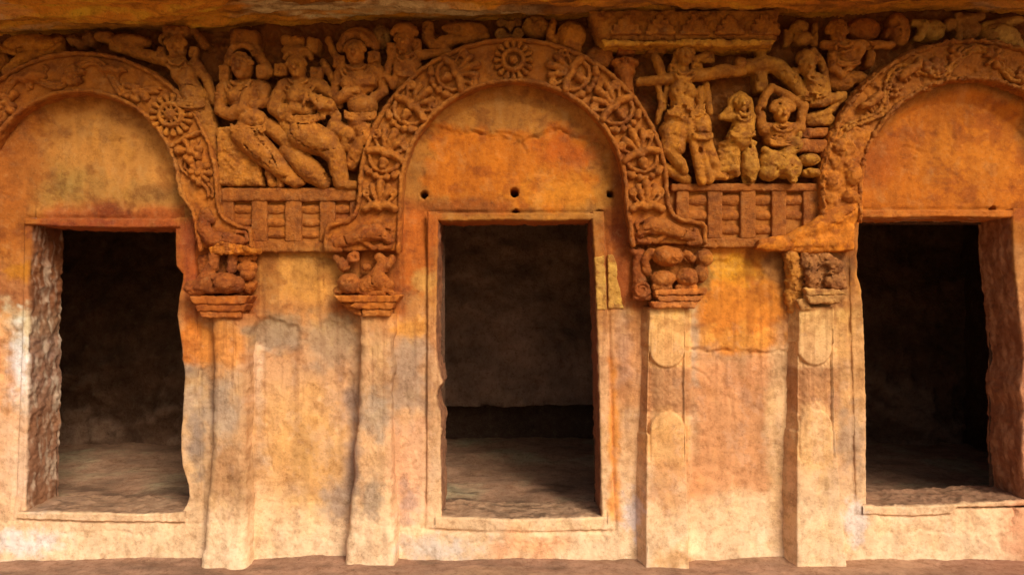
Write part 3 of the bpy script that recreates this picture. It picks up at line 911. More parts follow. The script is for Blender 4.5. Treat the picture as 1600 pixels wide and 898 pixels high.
class Motif:
    """collects strokes in arch space, then carves them in one window"""
    def __init__(s, a, side, s0):
        s.a, s.side, s.s0, s.ops = a, side, s0, []
    def p(s, al, b):
        return arch_pos(s.a, s.side, s.s0-al, b)
    def cap(s, pts):
        s.ops.append(('cap', [(*s.p(x, y), h, r) for x, y, h, r in pts])); return s
    def tube(s, pts, r, h):
        s.ops.append(('tube', [s.p(x, y) for x, y in pts], r, h)); return s
    def cut(s, pts, r, h):
        s.ops.append(('cut', [s.p(x, y) for x, y in pts], r, h)); return s
    def make(s, name, parent, **kw):
        allp = []
        for o in s.ops: allp += [(q[0], q[1]) for q in o[1]]
        C = Carve(*window(allp), HB-5, HB+16, 1.5)
        for o in s.ops:
            if o[0] == 'cap': C.cap(o[1], 1.2)
            elif o[0] == 'tube': C.tube(o[1], o[2], o[3], 1.0)
            else: C.tube(o[1], o[2], o[3], 1.0, True)
        args = dict(amp=.7, size=6, hm=20, base=(190, 104, 30), mixb=.45, seed=s.s0, hz=1.6, piv=HB-1)
        args.update(kw)
        return stone(name, C, parent=parent, **args)

def palmette(a, side, s0, parent, wd=1.0, **kw):
    m = Motif(a, side, s0)
    w = wd
    m.tube([(-3, -27*w), (1, -18*w), (3, -8), (-1, 0), (3, 8), (1, 18*w), (-3, 27*w)], 6.4, HB+1.5)
    m.cap([(7, 0, HB+1, 2.5), (24, 0, HB+2, 6.0), (37, 0, HB+1, 7.0)])
    for q in (-1, 1):
        m.cap([(7, 4*q, HB+1, 2.2), (20, 10*q, HB+2, 5.0), (32, 15*q*w, HB+1, 5.4)])
        m.tube([(4, 10*q), (10, 18*q*w), (18, 26*q*w)], 2.8, HB+1)
        sp = spiral(22, 24*q*w, 7.0, 2.0, -math.pi/2 if q > 0 else math.pi/2, 1.35, 20, q)
        m.tube(sp, 3.0, HB+1.5)
    return m.make("palmette", parent, **kw)

def lotus(a, side, s0, parent, wd=1.0, **kw):
    m = Motif(a, side, s0); w = wd
    m.cap([(-13, 0, HB+1, 8.5), (-20, 0, HB+2, 5.5)])
    m.tube([(-8, 24*w), (-17, 21*w), (-25, 11*w), (-28, 0), (-25, -11*w), (-17, -21*w), (-8, -24*w)], 3.6, HB+1)
    for q in (-1, 1):
        m.cap([(-31, 20*q*w, HB, 6.5), (-26, 26*q*w, HB, 5)])
        m.cap([(-36, 9*q*w, HB, 6.0)])
        m.cut([(-12, 14*q), (-20, 9*q)], 1.6, HB+3)
    m.cap([(-38, 0, HB, 5)])
    return m.make("lotus_bud", parent, **kw)

def rosette(a, side, s0, parent, R=30, hole=True, petals=16, **kw):
    cu, cv = arch_pos(a, side, s0, 0)
    C = Carve(cu-R-10, cu+R+10, cv-R-10, cv+R+10, HB-5, HB+16, 1.2)
    for i in range(petals):
        t = 2*math.pi*i/petals
        C.cap([(cu+R*.60*math.cos(t), cv+R*.60*math.sin(t), HB+1, R*.075), (cu+R*.90*math.cos(t), cv+R*.90*math.sin(t), HB+1, R*.15)], .8)
    C.tube(arc(cu, cv, R*.50, R*.50, 0, 360, 30), R*.13, HB+3, 1)
    args = dict(amp=.5, size=5, hm=20, base=(196, 112, 34), mixb=.5, hz=1.5, piv=HB-1); args.update(kw)
    ro = stone("rosette", C, parent=parent, **args)
    C = Carve(cu-R*.6, cu+R*.6, cv-R*.6, cv+R*.6, HB-5, HB+16, 1.1)
    if hole:
        C.cap([(cu, cv, HB+1, R*.24)], 1)
    else:
        C.cap([(cu, cv, HB+1, R*.30)], 1)
        for i in range(9):
            t = 2*math.pi*i/9
            C.cap([(cu, cv, HB+5, 2), (cu+R*.42*math.cos(t), cv+R*.42*math.sin(t), HB+4, 2.6)], .8)
    stone("boss", C, parent=ro, **args)
    return ro

def outline(a, lfoot, rfoot, li, ri):
    """closed outline of the band: left foot, outer curve, right foot, inner curve back"""
    outer = [(a['cx']-a['ro']*math.cos(t), a['cy']-a['ro']*math.sin(t)) for t in np.linspace(0, math.pi, 48)]
    inner = [(a['cx']+a['ri']*math.cos(t), a['cy']-a['ri']*math.sin(t)) for t in np.linspace(0, math.pi, 40)]
    return lfoot + outer + rfoot + ri + inner + li, lfoot, outer, rfoot, ri, inner, li

def arch(key, label, lfoot, rfoot, li, ri, clip=None, worn=1.0, rim_r=4.0):
    a = ARCH[key]
    full, lf, out, rf, r_i, inn, l_i = outline(a, lfoot, rfoot, li, ri)
    o = thing("carved_arch", label, "arch", a['cx'], a['cy']+40, 0, "carved arches over the doorways")
    P = np.array(full)
    u0, u1 = max(P[:, 0].min()-10, -72), min(P[:, 0].max()+10, 1672)
    C = Carve(u0, u1, P[:, 1].min()-10, P[:, 1].max()+10, -24, HB+8, 2.4)
    C.poly(full, -30, HB, 3.0)
    stone("band", C, parent=o, amp=1.5*worn, size=16, hm=18, mat=M_ROCK, base=(176, 94, 28), mixb=.45)
    for path, w in ((lf+out+rf, 1), (l_i[::-1]+inn[::-1]+r_i[::-1], 0)):
        Q = np.array(path)
        C = Carve(max(Q[:, 0].min()-8, -72), min(Q[:, 0].max()+8, 1672), Q[:, 1].min()-8, Q[:, 1].max()+8, HB-5, HB+9, 2.0)
        cc = np.array([a['cx'], a['cy']-20])
        d = Q-cc; n = d/np.linalg.norm(d, axis=1, keepdims=True)
        Q2 = Q - n*4.0 if w else Q + n*4.0
        C.tube(Q2.tolist(), rim_r, HB+.5, 1)
        stone("rim", C, parent=o, amp=1.2*worn, size=9, hm=20, hz=1.7, piv=HB-1, base=(188, 102, 30), mixb=.4)
    v, f, c = TYMP[key]
    mesh_obj("tympanum", v, f, c, M_ROCK, np.array(o.location), o)
    return o

# middle arch
aC = ARCH['C']
oC = arch('C', "middle arch carved with palmettes and a round rosette at its crown",
          [(507, 392), (507, 360), (514, 353), (540, 347), (551, 338), (557, 320)], [(1047, 320), (1055, 338), (1068, 346), (1098, 350), (1104, 356), (1104, 381)],
          [(629, 330), (626, 392)], [(985, 381), (977, 330)])
rosette(aC, 1, 0, oC, 31)
for side in (-1, 1):
    for s0 in (94, 180, 264):
        palmette(aC, side, s0, oC)
    for s0 in (94, 180, 264):
        lotus(aC, side, s0, oC)
    palmette(aC, side, 347, oC, .85)
# lion-like beasts in the two feet
def beast(o, sg, u0, v0):
    F = lambda u, v: (u0+sg*u, v0+v)
    C = Carve(u0-75, u0+75, v0-34, v0+30, HB-5, HB+18, 1.3)
    g = lambda u, v, h, r: (*F(u, v), h, r)
    C.cap([g(-38, 12, HB+1, 8), g(-18, 6, HB+2, 10), g(8, -4, HB+4, 13), g(22, -4, HB+4, 13)])
    C.cap([g(24, -8, HB+5, 11), g(34, 0, HB+6, 9), g(42, 8, HB+5, 6)])
    C.cap([g(36, -14, HB+3, 3), g(48, -10, HB+3, 3), g(46, 0, HB+3, 3), g(38, 2, HB+3, 2.5)], 1)
    C.cap([g(-44, 2, HB+2, 4), g(-50, 20, HB+1, 6), g(-34, 22, HB, 4)], 1)
    C.cap([g(4, 10, HB+2, 5), g(18, 20, HB+1, 4), g(30, 14, HB+1, 4)], 1)
    C.cap([g(28, 20, HB+1, 4), g(44, 18, HB+1, 3.5), g(48, 8, HB+1, 3)], 1)
    C.tube([F(30, 2), F(42, 4)], 1.4, HB+13, 1, True); C.tube([F(32, 8), F(44, 11)], 1.4, HB+9, 1, True)
    C.tube([F(-28, 2), F(-22, 14), F(-10, 18)], 1.6, HB+10, 1, True, 4)
    stone("crouching_beast", C, parent=o, amp=.8, size=7, hm=20, base=(178, 92, 28), mixb=.5)
beast(oC, 1, 566, 368)
beast(oC, -1, 1042, 358)

# left arch: vine scroll with beasts and flowers in its bends
aL = ARCH['L']
oL = arch('L', "arch carved with a winding vine of beasts and flowers and a daisy rosette",
          [(-90, 345)], [(345, 320), (349, 335), (360, 347), (378, 356), (396, 359), (398, 388)], [(-22, 345)], [(312, 388), (300, 330)], worn=1.2, rim_r=3.4)
def clump(a, side, s0, b0, parent, R, seed, n=7, name="flower_clump"):
    r = np.random.default_rng(seed)
    m = Motif(a, side, s0)
    for i in range(n):
        t = 2*math.pi*i/n + r.uniform(-.3, .3); q = R*r.uniform(.45, .95)
        m.cap([(q*.4*math.cos(t), b0+q*.4*math.sin(t), HB+2, R*.16), (q*math.cos(t), b0+q*math.sin(t), HB+1.5, R*r.uniform(.2, .34))])
    m.cap([(0, b0, HB+3, R*.30)])
    return m.make(name, parent, seed=seed)
def creature(a, side, s0, b0, parent, sc=1.0, fl=1):
    m = Motif(a, side, s0); g = lambda x, y, h, r: (x*sc*fl, b0+y*sc, HB+h, r*sc)
    m.cap([g(-14, -2, 1, 7), g(0, 1, 3, 8), g(12, 1, 2, 7)])
    m.cap([g(14, 2, 3, 6), g(20, 9, 3, 5.5), g(24, 8, 3, 3.5)])
    for x in (-14, -6, 8, 14):
        m.cap([g(x, -4, 1, 3.4), g(x+3, -13, 0, 2.6)])
    m.cap([g(-18, 2, 1, 2.5), g(-24, 8, 0, 2.2), g(-20, 14, 0, 2)])
    return m.make("vine_beast", parent, seed=s0)
def vine(a, s_from, s_to, parent, sway=19, wl=118, ph=0, r=3.4, side=1, **kw):
    m = Motif(a, side, 0)
    ss = np.arange(s_from, s_to, 6.0)
    for off in (-3.6, 3.6):
        m.tube([(-q, sway*math.sin(2*math.pi*(q+ph)/wl)+off) for q in ss], r, HB+.6)
    m.cut([(-q, sway*math.sin(2*math.pi*(q+ph)/wl)) for q in ss], 1.2, HB+4)
    return m.make("vine_scroll", parent, **kw)
vine(aL, -178, 128, oL, 18, 116, 10)
creature(aL, 1, -72, 6, oL, .95); clump(aL, 1, -12, -6, oL, 20, 3, 9); creature(aL, 1, 46, 8, oL, .85, -1)
clump(aL, 1, 96, -8, oL, 19, 5, 8); clump(aL, 1, -128, -8, oL, 20, 6, 8); clump(aL, 1, 74, -14, oL, 10, 9, 5); clump(aL, 1, -172, 6, oL, 18, 8, 7)
rosette(aL, 1, 162, oL, 33, False, 17)
m = Motif(aL, 1, 206); m.tube([(0, -26), (2, 0), (0, 26)], 4, HB+1); m.make("cross_bar", oL)
clump(aL, 1, 228, 0, oL, 22, 12, 9); clump(aL, 1, 262, 4, oL, 20, 14, 8); vine(aL, 214, 300, oL, 20, 90, 0, 2.6)
# seated beast on the broken foot of this arch
C = Carve(296, 400, 318, 396, HB-8, HB+22, 1.4)
C.cap([(322, 340, HB+4, 9), (320, 358, HB+3, 10), (332, 374, HB+3, 12), (362, 374, HB+2, 10), (380, 376, HB, 8)])
C.cap([(324, 334, HB+6, 9), (334, 344, HB+6, 6)]); C.cap([(312, 348, HB+2, 4), (310, 372, HB, 5)]); C.tube([(372, 362), (386, 364), (388, 376), (378, 380)], 3, HB+5)
C.tube([(346, 352), (352, 372)], 1.6, HB+13, 1, True, 4)
stone("crouching_beast", C, parent=oL, amp=1.2, size=8, hm=20, base=(160, 78, 24), mixb=.5)

# right arch: worn scroll
aR = ARCH['R']
oR = arch('R', "worn arch with half-lost scrolls, its lower leg patched and crumbling",
          [(1282, 345)], [(1752, 330)], [(1345, 345)], [(1685, 330)], worn=2.2, rim_r=3.2)
kwR = dict(base=(198, 116, 34), mixb=.5, amp=1.6, size=8)
vine(aR, -250, 150, oR, 17, 124, 20, 3.4, **kwR)
creature(aR, 1, -98, 6, oR, .95, -1); creature(aR, 1, -168, 4, oR, .9)
clump(aR, 1, -60, -4, oR, 20, 21, 7); clump(aR, 1, -24, 8, oR, 16, 22, 6); clump(aR, 1, 36, 6, oR, 18, 23, 7); clump(aR, 1, -135, -8, oR, 15, 24, 6); clump(aR, 1, 85, -4, oR, 18, 25, 7)
# rough crumbled lower leg
C = Carve(1272, 1366, 196, 350, -6, HB+14, 1.8)
C.poly([(1296, 205), (1330, 198), (1360, 205), (1352, 240), (1346, 300), (1340, 330), (1282, 330), (1280, 280), (1284, 240)], -8, HB+4, 4)
for u, v, h, a1, b1 in ((1316, 232, 25, 18, 16), (1300, 285, 24, 13, 16), (1330, 276, 25, 13, 16), (1310, 255, 22, 22, 14), (1326, 308, 24, 14, 10), (1296, 312, 22, 12, 12)):
    C.ell(u, v, h, a1, b1, 9)
C.ell(1322, 232, 35, 8, 8, 6, 0, 2, True); C.ell(1311, 276, 30, 6, 18, 6, 15, 2, True); C.ell(1290, 262, 28, 5, 12, 6, 10, 2, True)
stone("crumbled_leg", C, parent=oR, amp=2.0, size=15, hm=18, base=(192, 106, 30), mixb=.6, mat=M_ROCK)

# ================================================================== RAILINGS
def railing(label, u0, u1, tr, br, posts, rows, ghosts):
    o = thing("carved_railing", label, "railing", (u0+u1)/2, br[1], 0, "carved railings below the frieze")
    def bx(name, a, b, c, d, h, hm=6, amp=.7, r=2.0, base=(164, 84, 28)):
        C = Carve(a-5, b+5, c-5, d+5, -8, h+6, 1.8)
        C.box((a+b)/2, (c+d)/2, (h-14)/2, (b-a)/2, (d-c)/2, (h+14)/2, 0, r)
        stone(name, C, parent=o, amp=amp, size=9, hm=hm, base=base, mixb=.45, seed=a)
    bx("top_rail", u0, u1, tr[0], tr[1], 15, 10, 1.0, 3)
    bx("bottom_rail", u0+30, u1-2, br[0], br[1], 11, 8, 1.2, 3)
    for a, b in posts:
        bx("post", a, b, tr[1]-2, br[0]+2, 12, 8)
    for i in range(len(ghosts)):
        a, b = ghosts[i]
        for k, (c, d) in enumerate(rows):
            if (i == 0 or i == len(ghosts)-1) and k == 2: continue
            C = Carve(a-5, b+5, c-4, d+4, -8, 13, 1.4)
            C.ell((a+b)/2, (c+d)/2, -2, (b-a)*.9, (d-c)/2, 10.5, 0, 1)
            C.poly([(a, c-6), (b, c-6), (b, d+6), (a, d+6)], -20, -12, 1)
            stone("crossbar", C, parent=o, amp=.6, size=8, hm=4, base=(186, 98, 32), mixb=.5, seed=a+c)
    return o
railing("low railing between the seated warriors and the grey-stained wall panel", 347, 558, (294, 315), (376, 394),
        [(346, 366), (394, 418), (446, 472), (500, 524), (547, 558)], [(317, 336), (340, 356), (359, 374)], [(364, 396), (416, 448), (470, 502), (522, 549)])
railing("low railing below the archer scene, its end smeared with orange mortar", 1048, 1282, (287, 299), (371, 387),
        [(1056, 1076), (1105, 1128), (1156, 1180), (1205, 1228), (1254, 1280)], [(301, 323), (327, 346), (350, 368)], [(1074, 1107), (1126, 1158), (1178, 1207), (1226, 1256)])

# orange mortar smeared over the end of the right railing
C = Carve(1168, 1356, 292, 404, -6, 36, 1.8)
C.poly([(1180, 388), (1184, 376), (1230, 366), (1268, 346), (1290, 326), (1326, 318), (1346, 306), (1346, 330), (1334, 352), (1332, 392), (1262, 396), (1215, 392)], -8, 25, 5)
C.cap([(1236, 372, 20, 9), (1286, 350, 22, 11), (1326, 330, 22, 10)], 6); C.cap([(1200, 384, 18, 8), (1300, 378, 21, 9)], 6)
C.tube([(1240, 372), (1290, 355), (1330, 330)], 1.0, 34, 1, True, 5); C.tube([(1210, 384), (1262, 376), (1310, 372)], 1.0, 33, 1, True, 5)
stone("mortar_smear", C, "large smooth orange mortar smear over the railing end and arch foot", "mortar patch", amp=1.5, size=22, hm=16, base=(208, 114, 26), mixb=.75, mat=M_ROCK)
# bright orange break on the foot of the left arch
C = Carve(300, 408, 366, 402, 6, 46, 1.5)
C.poly([(328, 388), (338, 385), (352, 379), (368, 380), (386, 386), (404, 390), (402, 396), (332, 397)], 8, 36, 2)
stone("broken_ledge", C, "bright orange broken edge above the capital with a stooping beast", "broken ledge", amp=3.0, size=9, hm=26, base=(204, 112, 26), mixb=.65)

# ================================================================== PILASTERS
def shaft(parent, vt, ul, ur, proj, sl, sr, rc, amp, tongues=None, hm=30):
    vv = np.arange(vt, 893, 2.0)
    L, R, Pj = ul(vv), ur(vv), proj(vv)
    cols = []
    for q in np.linspace(0, 1, 12)[:-1]:
        cols.append((L-sl*(1-q), -10+(Pj-rc+10)*q, 0*vv))
    for t in np.linspace(0, math.pi/2, 6)[:-1]:
        cols.append((L+rc*(1-math.cos(t)), Pj-rc+rc*math.sin(t), 0*vv))
    for q in np.linspace(0, 1, 38):
        cols.append((L+rc+(R-L-2*rc)*q, Pj, 1+0*vv))
    for t in np.linspace(math.pi/2, 0, 6)[1:]:
        cols.append((R-rc*(1-math.cos(t)), Pj-rc+rc*math.sin(t), 0*vv))
    for q in np.linspace(1, 0, 12)[1:]:
        cols.append((R+sr*(1-q), -10+(Pj-rc+10)*q, 0*vv))
    U = np.stack([c[0] for c in cols], 1); H = np.stack([c[1] for c in cols], 1); Fm = np.stack([c[2] for c in cols], 1)
    V = np.repeat(vv[:, None], U.shape[1], 1)
    n1 = fbm(U/34, V/34, H/34, 3); n2 = fbm(U/11, V/14, H/11+3, 4, .6); n3 = fbm(U/4, V/5, H/4, 3)
    side = 1-Fm
    H2 = H + amp*(1.3*n1+.6*n2+.3*n3)*(H > 0)
    U2 = U + amp*(1.4*n1+1.1*n2)*side*np.where(U > (L+R)[:, None]/2, 1, -1)
    if tongues:
        c, w, va, vb = tongues
        du = np.abs(U-c)
        d1 = np.where(V < va, du-w, np.hypot(U-c, V-va)-w)
        d2 = np.where(V > vb, du-w, np.hypot(U-c, V-vb)-w)
        d = np.minimum(d1, d2)
        out = sstep(-.5, 1.5, d)
        mid = (V > va-8) & (V < vb+8)
        H2 = H2 - 4.0*out*mid - np.clip(du-(w-12), 0, 30)*.45*out*mid*Fm
        H2 = H2 - 3.0*np.exp(-(d/1.3)**2)*Fm*(V > va-30)*(V < vb+50)
        H2 = H2 + mid*out*1.0*fbm(U/4, V/4, 7, 3)
    verts = W(U2, V, H2, hs(hm)).reshape(-1, 3)
    c = stain_and_shade(U.ravel(), V.ravel(), True)
    return mesh_obj("shaft", verts, grid_faces(*U.shape), c, M_ROCK, np.array(parent.location), parent)

def slab(parent, pts, h, base, amp=1.0, seed=0, mixb=.6):
    P = np.array(pts)
    C = Carve(P[:, 0].min()-5, P[:, 0].max()+5, P[:, 1].min()-5, P[:, 1].max()+5, -8, h+6, 1.9)
    C.poly(pts, -12, h, 1.8)
    stone("abacus_slab", C, parent=parent, amp=amp, size=9, hm=28, base=base, mixb=mixb, seed=seed, mat=M_ROCK)

GP = "pilasters between the doorways"
# --- beside the bitten doorway
p1 = thing("pilaster", "rounded pilaster below the stooping beast, orange above and grey below", "pilaster", 352, 870, 20, GP)
shaft(p1, 490, curve([(480, 326), (560, 330), (700, 328), (800, 322), (890, 316)]), curve([(480, 384), (560, 383), (700, 382), (800, 385), (890, 389)]),
      curve([(480, 24), (700, 26), (820, 32), (890, 46)]), 3, 4, 10, 1.5)
for pts, h, sd in (([(298, 462), (392, 462), (385, 475), (306, 475)], 38, 1), ([(306, 475), (387, 475), (382, 486), (310, 486)], 35, 2), ([(312, 486), (379, 486), (377, 496), (315, 496)], 32, 3)):
    slab(p1, pts, h, (180, 92, 30), 1.1, sd)
C = Carve(282, 402, 390, 470, -6, 54, 1.6)
C.cap([(304, 450, 30, 12), (330, 444, 32, 15), (356, 442, 34, 16), (370, 444, 30, 13)]); C.cap([(336, 398, 26, 9), (334, 415, 28, 9), (318, 436, 28, 9)])
C.ell(302, 450, 32, 12, 10, 12); C.cap([(362, 400, 22, 7), (360, 420, 20, 8)]); C.ell(356, 442, 42, 17, 13, 12)
C.ell(298, 446, 44, 3, 2, 3, 0, 1, True); C.tube([(290, 456), (300, 460)], 1.4, 42, 1, True, 4); C.tube([(335, 432), (342, 446), (338, 456)], 1.6, 48, 1, True, 5)
C.poly([(300, 398), (390, 398), (384, 460), (306, 460)], -12, 10, 3)
stone("stooping_beast", C, parent=p1, amp=1.6, size=9, hm=26, base=(160, 82, 32), mixb=.6)
C = Carve(366, 408, 396, 460, -6, 36, 1.6)
C.ell(386, 418, 14, 15, 12, 14); C.ell(388, 430, 18, 12, 8, 12); C.ell(384, 446, 8, 14, 12, 10); C.cap([(378, 405, 16, 6), (394, 402, 14, 6)])
stone("broken_head", C, parent=p1, amp=2.0, size=7, hm=18, base=(190, 98, 30), mixb=.6)
# --- left of the middle doorway
p2 = thing("pilaster", "worn pilaster carrying two seated beasts beside the middle doorway", "pilaster", 584, 870, 20, GP)
shaft(p2, 490, curve([(480, 560), (560, 562), (640, 558), (760, 549), (840, 544), (890, 541)]), curve([(480, 614), (560, 611), (700, 612), (800, 615), (890, 619)]),
      curve([(480, 22), (600, 25), (760, 30), (890, 47)]), 3, 4, 9, 1.5)
for pts, h, sd in (([(522, 461), (628, 461), (620, 472), (532, 472)], 36, 1), ([(556, 472), (618, 472), (614, 483), (562, 483), (545, 478)], 34, 2), ([(566, 483), (612, 483), (610, 494), (566, 494)], 31, 3), ([(528, 472), (558, 472), (566, 494), (552, 490)], 24, 4)):
    slab(p2, pts, h, (188, 102, 32), 1.2, sd)
C = Carve(515, 575, 390, 466, -6, 50, 1.6)
C.ell(547, 443, 28, 18, 16, 18); C.ell(531, 454, 24, 9, 7, 10); C.cap([(536, 415, 20, 10), (530, 408, 18, 7)]); C.cap([(548, 406, 22, 6), (554, 398, 20, 6)]); C.tube(arc(553, 402, 7, 6, 0, 360), 2.4, 26); C.cap([(523, 402, 14, 6)])
C.cap([(560, 452, 28, 6), (576, 458, 28, 5)]); C.ell(541, 440, 45, 4, 3, 4, 0, 1, True); C.ell(553, 440, 45, 4, 3, 4, 0, 1, True)
stone("seated_beast", C, parent=p2, amp=1.4, size=8, hm=24, base=(170, 84, 28), mixb=.55)
C = Carve(558, 632, 388, 466, -6, 50, 1.6)
C.cap([(572, 446, 24, 14), (590, 438, 28, 15), (606, 446, 24, 11)]); C.cap([(590, 425, 26, 9), (598, 412, 22, 8)]); C.ell(573, 418, 24, 7, 6, 10); C.cap([(612, 404, 18, 6), (606, 416, 22, 6), (602, 422, 20, 5)])
C.cap([(592, 402, 20, 7), (600, 408, 20, 6)]); C.cap([(578, 458, 28, 5), (600, 457, 28, 5)], 1); C.cap([(596, 450, 32, 4), (616, 458, 26, 4)], 1)
C.tube([(598, 430), (606, 436), (602, 446)], 1.6, 40, 1, True, 5); C.tube([(580, 428), (584, 444)], 1.6, 42, 1, True, 5)
stone("seated_beast", C, parent=p2, amp=1.4, size=8, hm=24, base=(176, 92, 30), mixb=.55)
# --- right of the middle doorway
p3 = thing("pilaster", "repaired pilaster with rounded tongue panels beside the middle doorway frame", "pilaster", 1042, 870, 20, GP)
shaft(p3, 480, curve([(470, 1016), (890, 1006)]), curve([(470, 1074), (890, 1073)]), curve([(470, 22), (700, 26), (890, 46)]), 16, 3, 2.5, .55, (1044, 27.5, 548, 671))
for pts, h, sd in (([(1020, 452), (1104, 450), (1100, 460), (1022, 461)], 37, 1), ([(1022, 461), (1098, 461), (1094, 471), (1030, 471)], 35, 2), ([(1016, 471), (1090, 470), (1084, 481), (1020, 481)], 33, 3)):
    slab(p3, pts, h, (196, 100, 36), 1.5, sd)
C = Carve(1000, 1116, 378, 458, -6, 54, 1.6)
C.ell(1043, 400, 26, 24, 16, 20); C.ell(1036, 436, 26, 19, 13, 16); C.ell(1072, 433, 28, 18, 14, 17); C.cap([(1018, 394, 22, 6), (1008, 406, 20, 6), (1012, 424, 18, 7)], 2); C.cap([(1072, 396, 22, 6), (1082, 404, 20, 6)])
C.ell(1102, 402, 14, 14, 14, 14); C.ell(1098, 425, 10, 12, 16, 12); C.cap([(1022, 448, 30, 5), (1044, 449, 30, 5)], 1); C.cap([(1058, 448, 30, 5), (1084, 449, 28, 5)], 1); C.poly([(1012, 380), (1100, 380), (1095, 452), (1020, 452)], -12, 6, 3)
stone("crouching_bull", C, parent=p3, amp=1.5, size=9, hm=24, base=(184, 94, 30), mixb=.6)
C = Carve(982, 1022, 384, 482, -6, 40, 1.5)
C.cap([(1000, 396, 10, 9), (998, 420, 10, 8), (1001, 440, 12, 11)]); C.ell(1002, 455, 14, 15, 15, 16); C.tube(arc(1002, 452, 11, 10, 0, 360), 2.4, 28); C.ell(1002, 452, 30, 5, 4, 4, 0, 1, True); C.cap([(992, 464, 22, 5), (1012, 464, 22, 5)]); C.cap([(992, 394, 14, 5), (984, 388, 10, 4)])
stone("lion_mask", C, parent=p3, amp=1.1, size=6, hm=16, base=(150, 70, 24), mixb=.6)
# --- beside the doorway with the broken sill
p4 = thing("pilaster", "repaired pilaster under a crumbled brown capital next to the broken-silled doorway", "pilaster", 1280, 870, 20, GP)
shaft(p4, 480, curve([(470, 1252), (640, 1250), (890, 1240)]), curve([(470, 1308), (700, 1310), (890, 1318)]), curve([(470, 20), (700, 24), (890, 44)]), 14, 3, 3, .6, (1278, 27, 545, 668))
for pts, h, sd in (([(1256, 450), (1322, 452), (1324, 460), (1260, 462)], 32, 1), ([(1258, 462), (1318, 461), (1312, 474), (1264, 474)], 33, 2), ([(1246, 470), (1262, 462), (1270, 482), (1252, 486)], 26, 4)):
    slab(p4, pts, h, (200, 138, 92), 1.6, sd, .7)
C = Carve(1228, 1336, 388, 462, -6, 46, 1.6)
C.poly([(1256, 396), (1300, 394), (1312, 408), (1322, 425), (1324, 456), (1258, 456), (1254, 430)], -12, 22, 6); C.ell(1296, 418, 24, 20, 12, 12); C.ell(1304, 440, 24, 18, 14, 10); C.ell(1266, 430, 22, 10, 26, 12); C.cap([(1258, 400, 18, 8), (1264, 425, 22, 7), (1276, 440, 22, 6)])
C.ell(1280, 424, 34, 10, 14, 12, 20, 2, True); C.ell(1290, 404, 30, 10, 5, 8, 0, 2, True)
stone("crumbled_capital", C, parent=p4, amp=3.2, size=10, hm=20, base=(160, 96, 58), mixb=.7, mat=M_ROCK)
C = Carve(1218, 1262, 388, 490, -6, 34, 1.6)
C.cap([(1234, 398, 12, 12), (1240, 430, 10, 12), (1238, 470, 4, 10)]); C.cap([(1252, 420, 10, 8), (1244, 470, 6, 10), (1240, 484, 2, 6)])
stone("mortar_run", C, parent=p4, amp=2.6, size=9, hm=10, base=(206, 126, 48), mixb=.6, mat=M_ROCK)

# ================================================================== FRIEZE FIGURES
GF = "figures carved in the frieze"
def fig(name, C, label, cat="carved figure", base=FIGC, amp=1.0, hm=14, group=GF, mixb=.55, **kw):
    C.chip(int(4+len(C.u)*len(C.v)/1200), len(label)*7+int(C.u[0]))
    return stone(name, C, label, cat, group, amp=amp, size=8, hm=hm, base=base, mixb=mixb, hz=1.15, piv=-6, ext=1.0, **kw)

# flying figure beside the vine arch
C = Carve(145, 350, 42, 260)
C.head(280, 76, 18, 17); C.ell(278, 53, 14, 18, 9, 14); C.box(278, 50, 10, 19, 6, 12, 0, 3); C.earring(256, 84, 14, 6, 8); C.earring(305, 84, 14, 6, 8)
C.cap([(280, 92, 12, 9), (283, 104, 12, 14)]); C.ell(282, 118, 15, 11, 14, 14); C.ell(300, 117, 15, 11, 14, 14); C.ell(304, 150, 14, 20, 15, 15); C.cap([(294, 128, 10, 15), (304, 150, 10, 16), (318, 185, 6, 17), (330, 220, 2, 14), (334, 245, 0, 10)])
C.cap([(306, 100, 14, 8), (324, 125, 12, 7), (334, 158, 10, 6)]); C.cap([(272, 98, 12, 9), (240, 90, 10, 9), (205, 80, 8, 8), (175, 72, 6, 7)])
C.ell(205, 64, 10, 32, 10, 12, 4); C.cap([(168, 58, 8, 9), (152, 56, 6, 7)]); C.cap([(255, 60, 4, 10)]); C.cap([(302, 48, 6, 6), (318, 70, 6, 6)])
C.folds([[(286, 138), (304, 136), (322, 144)], [(186, 66), (210, 70), (232, 66)], [(312, 168), (330, 166)], [(313, 176), (332, 174)]], 1.3, 24)
C.jewel(284, 102, 18, 26); C.belt(306, 160, 20, 26)
fig("flying_figure", C, "flying figure with square earrings, legs trailing over the vine arch", base=(178, 106, 40))
# tray and rough blossoms further along
C = Carve(-40, 100, 48, 125)
C.ell(48, 68, 6, 46, 15, 12); C.tube(arc(46, 66, 50, 20, 10, 172), 3.5, 12); C.cap([(12, 112, 6, 10), (30, 96, 10, 9), (52, 86, 10, 7), (80, 82, 6, 5)]); C.cap([(92, 62, 8, 6), (94, 84, 6, 5)]); C.ell(-10, 90, 4, 18, 16, 10); C.cap([(50, 100, 4, 5), (90, 88, 4, 5)])
fig("offering_tray", C, "flat boat-shaped tray held up over the vine arch", "carved tray", base=(206, 122, 26), mixb=.5)
C = Carve(95, 158, 44, 84)
r_ = np.random.default_rng(4)
for i in range(22):
    C.ell(104+r_.uniform(0, 42), 52+r_.uniform(0, 22), r_.uniform(0, 8), r_.uniform(3, 7), r_.uniform(3, 6), r_.uniform(5, 9))
fig("blossom_cluster", C, "rough dark cluster of blossoms above the crown of the vine arch", "carved blossoms", base=(140, 84, 44))

